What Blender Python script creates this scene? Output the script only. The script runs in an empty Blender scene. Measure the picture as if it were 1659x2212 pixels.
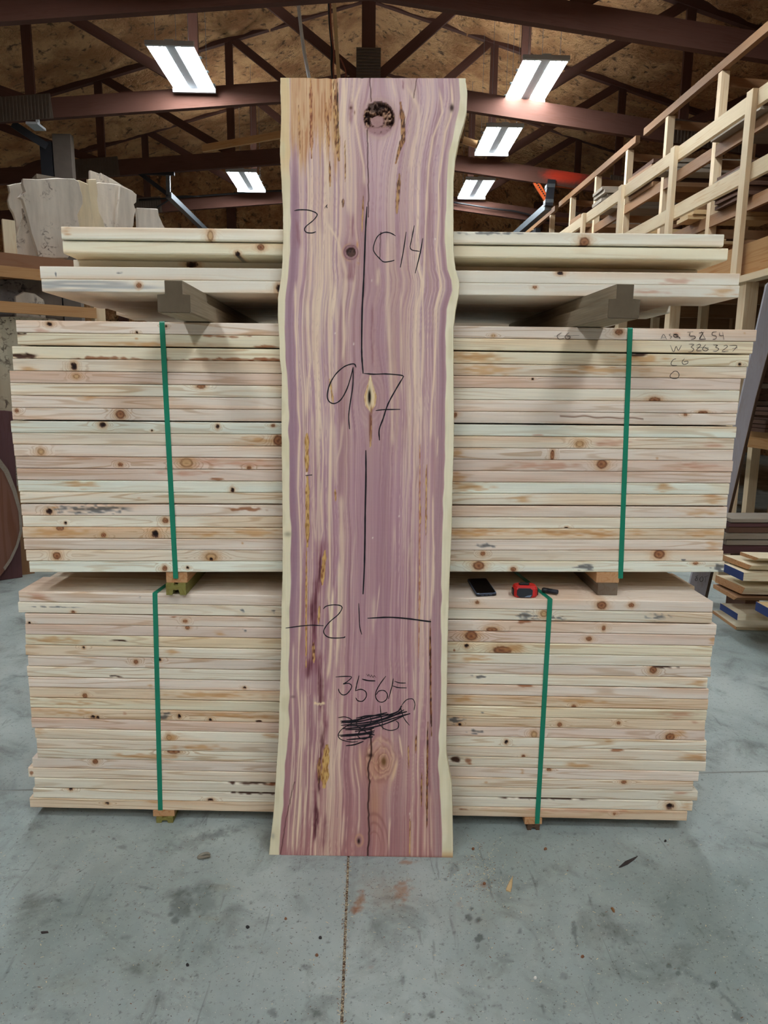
import bpy, bmesh, math, random
import numpy as np
from mathutils import Vector

# ------------------------------------------------------------------ camera, world, exposure
scene = bpy.context.scene
COL = bpy.context.scene.collection
W2, H2, FPX, EYE = 829.5, 1106.0, 1500.0, 1.55
PITCH, YAW, ROLL = math.radians(10.06), math.radians(1.5), 0.010
_fw = np.array([math.sin(YAW) * math.cos(PITCH), math.cos(YAW) * math.cos(PITCH), -math.sin(PITCH)])
_r0 = np.array([math.cos(YAW), -math.sin(YAW), 0.0])
_u0 = np.cross(_r0, _fw)
_rt = _r0 * math.cos(ROLL) + _u0 * math.sin(ROLL)
_up = -_r0 * math.sin(ROLL) + _u0 * math.cos(ROLL)
CAM = np.array([0.0, 0.0, EYE])

cam_data = bpy.data.cameras.new('camera')
cam = bpy.data.objects.new('camera', cam_data)
COL.objects.link(cam)
from mathutils import Matrix
m = Matrix(((_rt[0], _up[0], -_fw[0], CAM[0]), (_rt[1], _up[1], -_fw[1], CAM[1]), (_rt[2], _up[2], -_fw[2], CAM[2]), (0, 0, 0, 1)))
cam.matrix_world = m
cam_data.sensor_fit = 'VERTICAL'
cam_data.sensor_height = 36.0
cam_data.lens = 36.0 * FPX / 2212.0
cam_data.clip_end = 200
scene.camera = cam

world = bpy.data.worlds.new('world')
scene.world = world
world.use_nodes = True
world.node_tree.nodes['Background'].inputs['Color'].default_value = (0.75, 0.85, 1.0, 1)
world.node_tree.nodes['Background'].inputs['Strength'].default_value = 0.05
scene.view_settings.view_transform = 'Standard'
scene.view_settings.look = 'None'
scene.view_settings.gamma = 1.0
scene.view_settings.use_curve_mapping = False
scene.view_settings.exposure = 1.45
LAMP = 30.0            # strength of the fluorescent tubes
scene.cycles.max_bounces = 6
scene.cycles.adaptive_threshold = 0.025
scene.cycles.diffuse_bounces = 4
scene.cycles.sample_clamp_indirect = 6.0

rng = np.random.RandomState(7)
random.seed(7)


# ------------------------------------------------------------------ geometry of the place (points on known planes)
def ray(px, py):
    return (px - W2) / FPX * _rt - (py - H2) / FPX * _up + _fw


def on_plane(px, py, p0, n):
    d = ray(px, py)
    return CAM + d * (np.dot(np.asarray(p0) - CAM, n) / np.dot(d, n))


def aty(px, py, y):
    return on_plane(px, py, (0, y, 0), np.array([0, 1.0, 0]))


def atz(px, py, z):
    return on_plane(px, py, (0, 0, z), np.array([0, 0, 1.0]))


def proj(P):
    v = np.asarray(P, float) - CAM
    z = v @ _fw
    return W2 + FPX * (v @ _rt) / z, H2 - FPX * (v @ _up) / z


def lin(c):
    c = np.asarray(c, float) / 255.0
    return np.where(c <= 0.04045, c / 12.92, ((c + 0.055) / 1.055) ** 2.4)


def l4(c):
    v = lin(c)
    return (float(v[0]), float(v[1]), float(v[2]), 1.0)


# ------------------------------------------------------------------ noise for vertex work
def noise2(x, y, seed, n=64):
    g = np.random.RandomState(seed).rand(n, n)
    x = np.asarray(x, float) % n
    y = np.asarray(y, float) % n
    x0 = np.floor(x).astype(int) % n
    y0 = np.floor(y).astype(int) % n
    fx = x - np.floor(x)
    fy = y - np.floor(y)
    fx = fx * fx * (3 - 2 * fx)
    fy = fy * fy * (3 - 2 * fy)
    x1 = (x0 + 1) % n
    y1 = (y0 + 1) % n
    return (g[x0, y0] * (1 - fx) + g[x1, y0] * fx) * (1 - fy) + (g[x0, y1] * (1 - fx) + g[x1, y1] * fx) * fy


def sstep(a, b, x):
    t = np.clip((np.asarray(x, float) - a) / (b - a), 0, 1)
    return t * t * (3 - 2 * t)


# ------------------------------------------------------------------ mesh building
class MB:
    """collects shapes in world space and links them as ONE mesh object"""

    def __init__(self):
        self.v, self.f, self.g, self.c = [], [], [], []
        self.col = None

    def add(self, verts, faces, g=None, c=None):
        o = len(self.v)
        self.v += [tuple(map(float, p)) for p in verts]
        self.f += [tuple(i + o for i in f) for f in faces]
        self.g += [tuple(map(float, p)) for p in (g if g is not None else verts)]
        self.c += list(c) if c is not None else [(1, 1, 1)] * len(verts)

    def beam(self, p0, p1, w, h, up=(0, 0, 1), bev=0.0):
        """bar from p0 to p1; w across, h along up; grain along its length"""
        p0, p1 = np.asarray(p0, float), np.asarray(p1, float)
        a = p1 - p0
        L = np.linalg.norm(a)
        a = a / L
        s = np.cross(a, np.asarray(up, float))
        s /= np.linalg.norm(s)
        u = np.cross(s, a)
        if bev > 0:
            b = bev
            prof = [(-w / 2 + b, -h / 2), (w / 2 - b, -h / 2), (w / 2, -h / 2 + b), (w / 2, h / 2 - b),
                    (w / 2 - b, h / 2), (-w / 2 + b, h / 2), (-w / 2, h / 2 - b), (-w / 2, -h / 2 + b)]
        else:
            prof = [(-w / 2, -h / 2), (w / 2, -h / 2), (w / 2, h / 2), (-w / 2, h / 2)]
        self.extrude(p0, a, s, u, prof, L)

    def extrude(self, p0, a, s, u, prof, L):
        n = len(prof)
        ro = rng.rand(3) * 20
        vs, gs = [], []
        for t in (0, L):
            for (x, y) in prof:
                vs.append(p0 + a * t + s * x + u * y)
                gs.append((t + ro[0], x + ro[1], y + ro[2]))
        fs = [(i, (i + 1) % n, n + (i + 1) % n, n + i) for i in range(n)]
        fs += [tuple(range(n - 1, -1, -1)), tuple(range(n, 2 * n))]
        self.add(vs, fs, gs)

    def tube(self, pts, r, seg=8, cap=True):
        pts = [np.asarray(p, float) for p in pts]
        n = len(pts)
        rr = r if isinstance(r, (list, tuple)) else [r] * n
        vs, fs = [], []
        for i, p in enumerate(pts):
            d = pts[min(i + 1, n - 1)] - pts[max(i - 1, 0)]
            d /= np.linalg.norm(d)
            ref = np.array([0, 0, 1.0]) if abs(d[2]) < 0.9 else np.array([1.0, 0, 0])
            s = np.cross(d, ref)
            s /= np.linalg.norm(s)
            u = np.cross(s, d)
            for k in range(seg):
                t = 2 * math.pi * k / seg
                vs.append(p + (s * math.cos(t) + u * math.sin(t)) * rr[i])
        for i in range(n - 1):
            for k in range(seg):
                a, b = i * seg + k, i * seg + (k + 1) % seg
                fs.append((a, b, b + seg, a + seg))
        if cap:
            fs.append(tuple(range(seg - 1, -1, -1)))
            fs.append(tuple(range((n - 1) * seg, n * seg)))
        self.add(vs, fs)

    def box(self, lo, hi):
        x0, y0, z0 = lo
        x1, y1, z1 = hi
        vs = [(x0, y0, z0), (x1, y0, z0), (x1, y1, z0), (x0, y1, z0), (x0, y0, z1), (x1, y0, z1), (x1, y1, z1), (x0, y1, z1)]
        self.add(vs, [(3, 2, 1, 0), (4, 5, 6, 7), (0, 1, 5, 4), (1, 2, 6, 5), (2, 3, 7, 6), (3, 0, 4, 7)])

    def slab(self, outline, nrm, t, jag=0.0, g_axis=None):
        """outline (world points on a plane, anticlockwise seen from the front) pushed back along -nrm by t"""
        nrm = np.asarray(nrm, float)
        nrm = nrm / np.linalg.norm(nrm)
        pts = [np.asarray(p, float) for p in outline]
        n = len(pts)
        c = sum(pts) / n
        e = 0.004
        vs = [p + (c - p) / np.linalg.norm(c - p) * e for p in pts] + [p - nrm * e for p in pts] + \
             [p - nrm * (t - e) + (p - c) / np.linalg.norm(p - c) * (jag * rng.rand()) for p in pts] + [p - nrm * t + (c - p) / np.linalg.norm(c - p) * e for p in pts]
        fs = [tuple(range(n)), tuple(range(4 * n - 1, 3 * n - 1, -1))]
        for k in range(3):
            for i in range(n):
                j = (i + 1) % n
                fs.append((k * n + j, k * n + i, (k + 1) * n + i, (k + 1) * n + j))
        ro = rng.rand(3) * 20
        self.add(vs, fs, [(p[2] + ro[0], p[0] + ro[1], p[1] + ro[2]) for p in vs])

    def build(self, name, mat, parent=None, origin=None, smooth=False, label=None, cat=None, group=None, kind=None):
        if parent is not None:
            o = np.array(parent['_o'])
        elif origin is not None:
            o = np.asarray(origin, float)
        else:
            va = np.array(self.v)
            o = np.array([(va[:, 0].min() + va[:, 0].max()) / 2, (va[:, 1].min() + va[:, 1].max()) / 2, va[:, 2].min()])
        me = bpy.data.meshes.new(name)
        va = np.array(self.v) - o
        me.from_pydata([tuple(p) for p in va], [], self.f)
        at = me.attributes.new('gc', 'FLOAT_VECTOR', 'POINT')
        at.data.foreach_set('vector', np.array(self.g, dtype=np.float32).ravel())
        ca = me.attributes.new('Col', 'FLOAT_COLOR', 'POINT')
        cc = np.ones((len(self.c), 4), dtype=np.float32)
        cc[:, :3] = np.array(self.c)
        ca.data.foreach_set('color', cc.ravel())
        if smooth:
            me.polygons.foreach_set('use_smooth', [True] * len(me.polygons))
        me.materials.append(mat)
        me.update()
        ob = bpy.data.objects.new(name, me)
        COL.objects.link(ob)
        ob['_o'] = [float(x) for x in o]
        if parent is not None:
            ob.parent = parent
            ob['_o'] = parent['_o']
            if label:
                ob['label'] = label
        else:
            ob.location = tuple(o)
            tag(ob, label, cat, group, kind)
        return ob


def tag(o, label=None, cat=None, group=None, kind=None):
    for k, v in (('label', label), ('category', cat), ('group', group), ('kind', kind)):
        if v:
            o[k] = v


def thing(name, loc, label, cat, group=None):
    o = bpy.data.objects.new(name, None)
    o.empty_display_size = 0.1
    COL.objects.link(o)
    o.location = tuple(float(x) for x in loc)
    o['_o'] = [float(x) for x in loc]
    tag(o, label, cat, group)
    return o


def dup(root, loc, label, group=None):
    r = root.copy()
    COL.objects.link(r)
    r.location = tuple(loc)
    r['label'] = label
    if group:
        r['group'] = group
    for ch in list(root.children):
        c = ch.copy()
        COL.objects.link(c)
        c.parent = r
        for g in list(ch.children):
            d = g.copy()
            COL.objects.link(d)
            d.parent = c
    return r


# ------------------------------------------------------------------ materials
class NT:
    def __init__(self, name):
        self.m = bpy.data.materials.new(name)
        self.m.use_nodes = True
        self.t = self.m.node_tree
        self.b = self.t.nodes['Principled BSDF']

    def n(self, typ, **kw):
        nd = self.t.nodes.new(typ)
        for k, v in kw.items():
            if k.startswith('i_'):
                nd.inputs[k[2:].replace('_', ' ')].default_value = v
            else:
                setattr(nd, k, v)
        return nd

    def l(self, a, b):
        self.t.links.new(a, b)

    def math(self, op, a, b=None, c=None):
        nd = self.n('ShaderNodeMath', operation=op)
        for i, x in enumerate((a, b, c)):
            if x is None:
                continue
            if isinstance(x, (int, float)):
                nd.inputs[i].default_value = x
            else:
                self.l(x, nd.inputs[i])
        return nd.outputs[0]

    def mix(self, fac, a, b, mode='MIX'):
        nd = self.n('ShaderNodeMix', data_type='RGBA', blend_type=mode)
        for s, x in ((nd.inputs[0], fac), (nd.inputs[6], a), (nd.inputs[7], b)):
            if isinstance(x, (int, float)):
                s.default_value = x
            elif isinstance(x, tuple):
                s.default_value = x
            else:
                self.l(x, s)
        return nd.outputs[2]

    def attr(self, name, out='Vector'):
        return self.n('ShaderNodeAttribute', attribute_name=name).outputs[out]

    def map(self, vec, sc, loc=(0, 0, 0)):
        nd = self.n('ShaderNodeMapping')
        nd.inputs['Scale'].default_value = sc
        nd.inputs['Location'].default_value = loc
        self.l(vec, nd.inputs['Vector'])
        return nd.outputs[0]

    def noise(self, vec, scale, detail=2, rough=0.5, dist=0.0):
        nd = self.n('ShaderNodeTexNoise', i_Scale=scale, i_Detail=detail, i_Roughness=rough, i_Distortion=dist)
        if vec is not None:
            self.l(vec, nd.inputs['Vector'])
        return nd.outputs['Fac']

    def ramp(self, fac, a, b):
        nd = self.n('ShaderNodeMapRange', interpolation_type='SMOOTHSTEP')
        nd.inputs['From Min'].default_value = a
        nd.inputs['From Max'].default_value = b
        self.l(fac, nd.inputs['Value'])
        return nd.outputs[0]

    def bump(self, h, strength, dist):
        nd = self.n('ShaderNodeBump', i_Strength=strength, i_Distance=dist)
        self.l(h, nd.inputs['Height'])
        self.l(nd.outputs[0], self.b.inputs['Normal'])

    def col(self, x):
        if isinstance(x, tuple):
            self.b.inputs['Base Color'].default_value = x
        else:
            self.l(x, self.b.inputs['Base Color'])

    def set(self, rough=0.7, metal=0.0, spec=0.3):
        self.b.inputs['Roughness'].default_value = rough
        self.b.inputs['Metallic'].default_value = metal
        self.b.inputs['Specular IOR Level'].default_value = spec


def plain(name, c, rough=0.5, metal=0.0, spec=0.4, var=0.0, bump=0.0):
    m = NT(name)
    if var:
        tc = m.n('ShaderNodeTexCoord').outputs['Object']
        f = m.noise(tc, 9.0, 4, 0.6)
        dark = tuple(x * (1 - var) for x in l4(c)[:3]) + (1,)
        m.col(m.mix(f, l4(c), dark))
        if bump:
            m.bump(m.noise(tc, 60.0, 3), 0.5, bump)
    else:
        m.col(l4(c))
    m.set(rough, metal, spec)
    return m.m


def wood(name, c=None, grain=0.16, vary=0.10, rough=0.65, fine=0.10, lines=7.0, spec=0.25, scale=1.0, tint=(0.80, 0.62, 0.45, 1)):
    """grain runs along the first component of 'gc'; colour from c, or from the 'Col' attribute"""
    m = NT(name)
    g = m.attr('gc')
    base = l4(c) if c is not None else m.attr('Col', 'Color')
    a = m.noise(m.map(g, (0.9 * scale, 20 * scale, 20 * scale)), 1.0, 2, 0.5)
    kn = m.attr('knot', 'Fac')
    w = m.math('SINE', m.math('MULTIPLY', m.math('ADD', a, kn), lines * 6.283))
    w = m.ramp(w, 0.35, 1.0)
    patch = m.noise(m.map(g, (1.3, 9, 9), (3, 1, 7)), 1.0, 2)
    w = m.math('MULTIPLY', w, m.ramp(patch, 0.25, 0.7))
    fn = m.noise(m.map(g, (5 * scale, 260 * scale, 260 * scale)), 1.0, 2, 0.6)
    blot = m.noise(m.map(g, (2.2, 7, 7), (9, 2, 4)), 1.0, 3, 0.6)
    k = m.math('MULTIPLY', w, grain)
    col = m.mix(k, base, m.mix(1.0, base, tint, 'MULTIPLY')) if grain <= 1 else base
    dk = m.math('SUBTRACT', 1.0 + fine / 2 + vary / 2, m.math('ADD', m.math('MULTIPLY', fn, fine), m.math('MULTIPLY', blot, vary)))
    rnd = m.n('ShaderNodeObjectInfo').outputs['Random']
    dk = m.math('MULTIPLY', dk, m.math('ADD', 0.96, m.math('MULTIPLY', rnd, 0.08)))
    cmb = m.n('ShaderNodeCombineColor')
    for i in range(3):
        m.l(dk, cmb.inputs[i])
    m.col(m.mix(1.0, col, cmb.outputs[0], 'MULTIPLY'))
    m.bump(m.math('ADD', fn, m.math('MULTIPLY', w, 0.5)), 0.35, 0.0008)
    m.set(rough, 0, spec)
    return m.m


M = {}
M['lumber'] = wood('fresh_lumber', None, grain=1.0, vary=0.12, fine=0.34, lines=10.0, tint=(0.76, 0.65, 0.54, 1))
M['pile'] = wood('cream_pile_lumber', None, grain=0.20, vary=0.06, fine=0.05, spec=0.35)
M['truss'] = wood('dusty_brown_truss_wood', (80, 52, 43), grain=0.5, vary=0.3, rough=0.85)
M['rack'] = wood('pale_stud_wood', (228, 206, 172), grain=0.5, vary=0.2)
M['rack_brown'] = wood('tan_stud_wood', (138, 104, 74), grain=0.5, vary=0.25)
M['dk_shelf'] = wood('brown_shelf_beam', (146, 106, 80), grain=0.5, vary=0.2)
M['shelf'] = wood('tan_shelf_beam', (184, 142, 98), grain=0.6, vary=0.2)
M['rim'] = wood('rim_beam_wood', (176, 134, 88), grain=0.9, vary=0.25, lines=5)
M['dark_board'] = wood('dark_walnut_board', (92, 68, 56), grain=0.5, vary=0.4, rough=0.85)
M['grey_board'] = wood('weathered_grey_board', (138, 128, 116), grain=0.4, vary=0.4, rough=0.9)
M['light_board'] = wood('pale_sawn_board', (196, 168, 126), grain=0.5, vary=0.2)
M['pale_board'] = wood('pale_live_edge_board', (226, 214, 186), grain=0.5, vary=0.25)
M['timber_end'] = plain('rough_dark_end_grain', (116, 102, 84), 0.95, 0, 0.1, 0.65, 0.003)
M['timber'] = wood('weathered_timber', (152, 140, 120), grain=0.25, vary=0.9, rough=0.95, fine=0.8, lines=3)
M['stick'] = wood('orange_sticker_wood', (196, 150, 108), grain=0.8, vary=0.2)
M['stick_green'] = wood('treated_green_sticker', (128, 122, 66), grain=0.7, vary=0.3)
M['stick_grey'] = wood('grey_sticker_wood', (112, 98, 84), grain=0.7, vary=0.4)
M['walnut'] = wood('walnut_slab_wood', (112, 78, 64), grain=0.9, vary=0.4, lines=5, scale=0.5)
M['purple'] = wood('purple_brown_slab_wood', (86, 58, 60), grain=0.5, vary=0.4)
M['leaning'] = wood('grey_lavender_plank', (150, 146, 152), grain=0.35, vary=0.25, fine=0.15)
M['steel'] = plain('galvanised_steel', (120, 128, 134), 0.45, 0.8, 0.5, 0.35)
M['dark_steel'] = plain('dark_steel', (52, 54, 60), 0.5, 0.6, 0.5, 0.3)
M['post_grey'] = plain('grey_concrete_post', (96, 86, 78), 0.9, 0, 0.2, 0.3, 0.002)
M['orange'] = plain('orange_painted_steel', (214, 92, 36), 0.5, 0, 0.4, 0.2)
M['black'] = plain('black_plastic', (22, 22, 26), 0.45, 0, 0.5)
M['screen'] = plain('phone_glass', (8, 8, 10), 0.12, 0, 0.6)
M['phone_rim'] = plain('phone_bumper_blue_grey', (78, 88, 110), 0.4, 0, 0.5)
M['grip'] = plain('dark_grey_rubber', (52, 52, 60), 0.65, 0, 0.3, 0.3)
M['scuff'] = plain('scuffed_pale_blue', (150, 165, 190), 0.6, 0, 0.3, 0.5)
M['red'] = plain('red_plastic', (196, 32, 30), 0.4, 0, 0.5)
M['strap'] = plain('green_strap_plastic', (18, 132, 102), 0.35, 0, 0.5, 0.12)
M['marker'] = plain('black_marker_ink', (30, 27, 34), 0.7, 0, 0.2)
M['pencil'] = plain('dark_crayon', (62, 54, 50), 0.8, 0, 0.2)
M['blue_paint'] = plain('blue_end_paint', (40, 62, 128), 0.55, 0, 0.4, 0.35)
M['fixture'] = plain('white_fixture_enamel', (160, 164, 168), 0.4, 0, 0.5)
M['reflector'] = plain('bright_reflector', (148, 172, 182), 0.35, 0.0, 0.6)
M['rope'] = plain('grey_white_cord', (205, 205, 205), 0.8, 0, 0.2, 0.3)
M['cable'] = plain('black_cable', (24, 22, 24), 0.6)
M['copper'] = plain('orange_brown_wire', (120, 62, 44), 0.6)
M['stone'] = plain('dark_pebble', (48, 46, 46), 0.8)
M['acorn'] = plain('tan_shell', (150, 106, 66), 0.6, 0, 0.3, 0.4)
M['curl'] = plain('grey_bark_scrap', (150, 143, 128), 0.9, 0, 0.2, 0.5)
M['rust_bit'] = plain('orange_bark_crumb', (142, 98, 72), 0.85, 0, 0.2, 0.4)
M['white_bit'] = plain('white_bit', (226, 226, 220), 0.6)
M['bark'] = plain('dark_bark_flake', (70, 62, 60), 0.9, 0, 0.2, 0.5, 0.002)
M['bark_strip'] = plain('bark_edge', (96, 74, 58), 0.9, 0, 0.2, 0.5, 0.004)

tub = NT('glowing_tube')
tub.b.inputs['Base Color'].default_value = (1, 1, 1, 1)
tub.b.inputs['Emission Color'].default_value = (0.93, 0.975, 1.0, 1)
tub.b.inputs['Emission Strength'].default_value = LAMP
M['tube'] = tub.m


def burl(name, c, dark=(84, 66, 56), dens=0.62):
    m = NT(name)
    tc = m.n('ShaderNodeTexCoord').outputs['Object']
    rnd = m.n('ShaderNodeObjectInfo').outputs['Random']
    v = m.n('ShaderNodeVectorMath', operation='ADD')
    m.l(tc, v.inputs[0])
    cx = m.n('ShaderNodeCombineXYZ')
    m.l(m.math('MULTIPLY', rnd, 37.0), cx.inputs[0])
    m.l(m.math('MULTIPLY', rnd, 11.0), cx.inputs[2])
    m.l(cx.outputs[0], v.inputs[1])
    p = v.outputs[0]
    blot = m.noise(p, 4.2, 3, 0.55)
    spot = m.noise(p, 26.0, 3, 0.6, 1.0)
    k = m.math('MULTIPLY', m.math('MULTIPLY', m.ramp(blot, dens - 0.03, dens + 0.08), m.ramp(spot, 0.50, 0.62)), 0.85)
    str_ = m.noise(m.map(p, (9, 9, 1.2)), 1.0, 4, 0.6)
    base = m.mix(m.ramp(str_, 0.3, 0.75), l4(c), tuple(x * 0.66 for x in l4(c)[:3]) + (1,))
    base = m.mix(m.math('MULTIPLY', m.ramp(m.noise(p, 2.0, 3), 0.45, 0.7), 0.45), base, l4((168, 146, 122)))
    cmb = m.n('ShaderNodeCombineColor')
    for i in range(3):
        m.l(m.math('ADD', 0.78, m.math('MULTIPLY', rnd, 0.3)), cmb.inputs[i])
    m.col(m.mix(1.0, m.mix(k, base, l4(dark)), cmb.outputs[0], 'MULTIPLY'))
    m.bump(m.noise(p, 30.0, 4), 0.3, 0.004)
    m.set(0.75, 0, 0.25)
    return m.m


M['maple'] = burl('pale_maple_burl', (232, 222, 208), (84, 66, 56), 0.54)
M['maple_tan'] = burl('cream_maple_burl', (232, 216, 184), (84, 66, 56), 0.56)
M['spalt'] = burl('grey_spalted_slab', (132, 124, 120), (50, 46, 46), 0.48)
M['burl'] = burl('spotted_burl_slab', (206, 196, 172), (60, 44, 38), 0.47)


def foam(name, c1, c2):
    m = NT(name)
    tc = m.n('ShaderNodeTexCoord').outputs['Object']
    a = m.noise(tc, 1.3, 5, 0.6)
    b = m.noise(tc, 7.0, 5, 0.65, 0.4)
    col = m.mix(m.ramp(a, 0.36, 0.64), l4(c1), l4(c2))
    crev = m.ramp(b, 0.32, 0.46)
    col = m.mix(m.math('SUBTRACT', 1.0, crev), col, (0.16, 0.095, 0.055, 1))
    m.col(col)
    m.bump(m.math('ADD', m.math('MULTIPLY', a, 1.2), b), 1.0, 0.22)
    m.set(0.95, 0, 0.1)
    return m.m


M['foam'] = foam('orange_brown_spray_foam', (216, 168, 120), (172, 122, 82))


def concrete():
    m = NT('trowelled_concrete')
    tc = m.n('ShaderNodeTexCoord').outputs['Object']
    big = m.noise(tc, 0.9, 6, 0.62, 0.3)
    mid = m.noise(tc, 4.5, 6, 0.65, 0.6)
    fine = m.noise(tc, 55.0, 4, 0.7)
    sp = m.noise(tc, 160.0, 2, 0.6)
    scr = m.noise(m.map(tc, (30, 3.2, 1)), 1.0, 4, 0.6, 0.8)
    c = m.mix(m.ramp(big, 0.34, 0.66), l4((134, 144, 141)), l4((176, 184, 180)))
    c = m.mix(m.math('MULTIPLY', m.ramp(mid, 0.48, 0.74), 0.7), c, l4((94, 97, 93)))
    c = m.mix(m.math('MULTIPLY', m.ramp(m.noise(tc, 3.1, 4, 0.6), 0.56, 0.75), 0.5), c, l4((156, 158, 152)))
    c = m.mix(m.math('MULTIPLY', m.ramp(fine, 0.56, 0.72), 0.6), c, l4((80, 80, 77)))
    c = m.mix(m.math('MULTIPLY', m.ramp(scr, 0.62, 0.74), 0.5), c, l4((92, 94, 91)))
    c = m.mix(m.math('MULTIPLY', m.ramp(sp, 0.67, 0.72), 0.8), c, l4((205, 200, 186)))
    c = m.mix(m.math('MULTIPLY', m.ramp(m.noise(m.map(tc, (1, 1, 1), (4, 7, 2)), 120.0, 2, 0.6), 0.66, 0.71), 0.8), c, l4((70, 62, 56)))
    # marks with a shape of their own, kept in the mesh
    st = m.n('ShaderNodeAttribute', attribute_name='Col')
    c = m.mix(1.0, c, st.outputs['Color'], 'MULTIPLY')
    m.col(c)
    m.bump(m.math('ADD', fine, mid), 0.25, 0.002)
    rg = m.n('ShaderNodeMapRange')
    rg.inputs['To Min'].default_value = 0.42
    rg.inputs['To Max'].default_value = 0.75
    m.l(mid, rg.inputs['Value'])
    m.l(rg.outputs[0], m.b.inputs['Roughness'])
    m.b.inputs['Specular IOR Level'].default_value = 0.35
    return m.m


M['concrete'] = concrete()


def slabmat():
    m = NT('red_cedar_slab')
    c = m.attr('Col', 'Color')
    g = m.attr('gc')
    sep = m.n('ShaderNodeSeparateXYZ')
    m.l(g, sep.inputs[0])
    saw = m.math('SINE', m.math('MULTIPLY', m.math('ADD', sep.outputs[0], m.math('MULTIPLY', m.noise(g, 9.0, 2), 0.006)), 6.283 / 0.0042))
    fn = m.noise(m.map(g, (6, 420, 420)), 1.0, 2, 0.6)
    f2 = m.noise(m.map(g, (1.6, 120, 120)), 1.0, 2, 0.6)
    patch = m.ramp(m.noise(m.map(g, (2.0, 9, 9)), 1.0, 2), 0.3, 0.7)
    k = m.math('ADD', m.math('ADD', m.math('MULTIPLY', m.math('MULTIPLY', saw, patch), 0.05), m.math('MULTIPLY', fn, 0.16)), m.math('MULTIPLY', f2, 0.14))
    k = m.math('ADD', 0.85, k)
    cmb = m.n('ShaderNodeCombineColor')
    for i in range(3):
        m.l(k, cmb.inputs[i])
    m.col(m.mix(1.0, c, cmb.outputs[0], 'MULTIPLY'))
    m.bump(m.math('ADD', m.math('MULTIPLY', saw, 0.3), fn), 0.3, 0.0006)
    m.set(0.6, 0, 0.3)
    return m.m


M['slab'] = slabmat()


# ================================================================== THE SETTING
XW, YB, YF = 10.0, 18.6, -10.0
ROOF0, ROOFS = 8.28, 0.29


def chord_z(x):
    return 5.60 - (0.085 if x < 0 else 0.122) * abs(x)


# --- floor: four pours with open joints, the part before the bundles in a fine grid that carries its stains
JX0 = atz(750, 1862, 0)
JX1 = atz(741, 2205, 0)
JX = float((JX0[0] + JX1[0]) / 2)
JA, JB = atz(20, 1708, 0), atz(1630, 1667, 0)
JK = float((JB[1] - JA[1]) / (JB[0] - JA[0]))
JY = float(JA[1] - JK * JA[0])
fl = MB()
G = 0.004
GX0, GX1, GY0, GY1 = -1.50, 1.62, 1.15, JY - G


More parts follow.
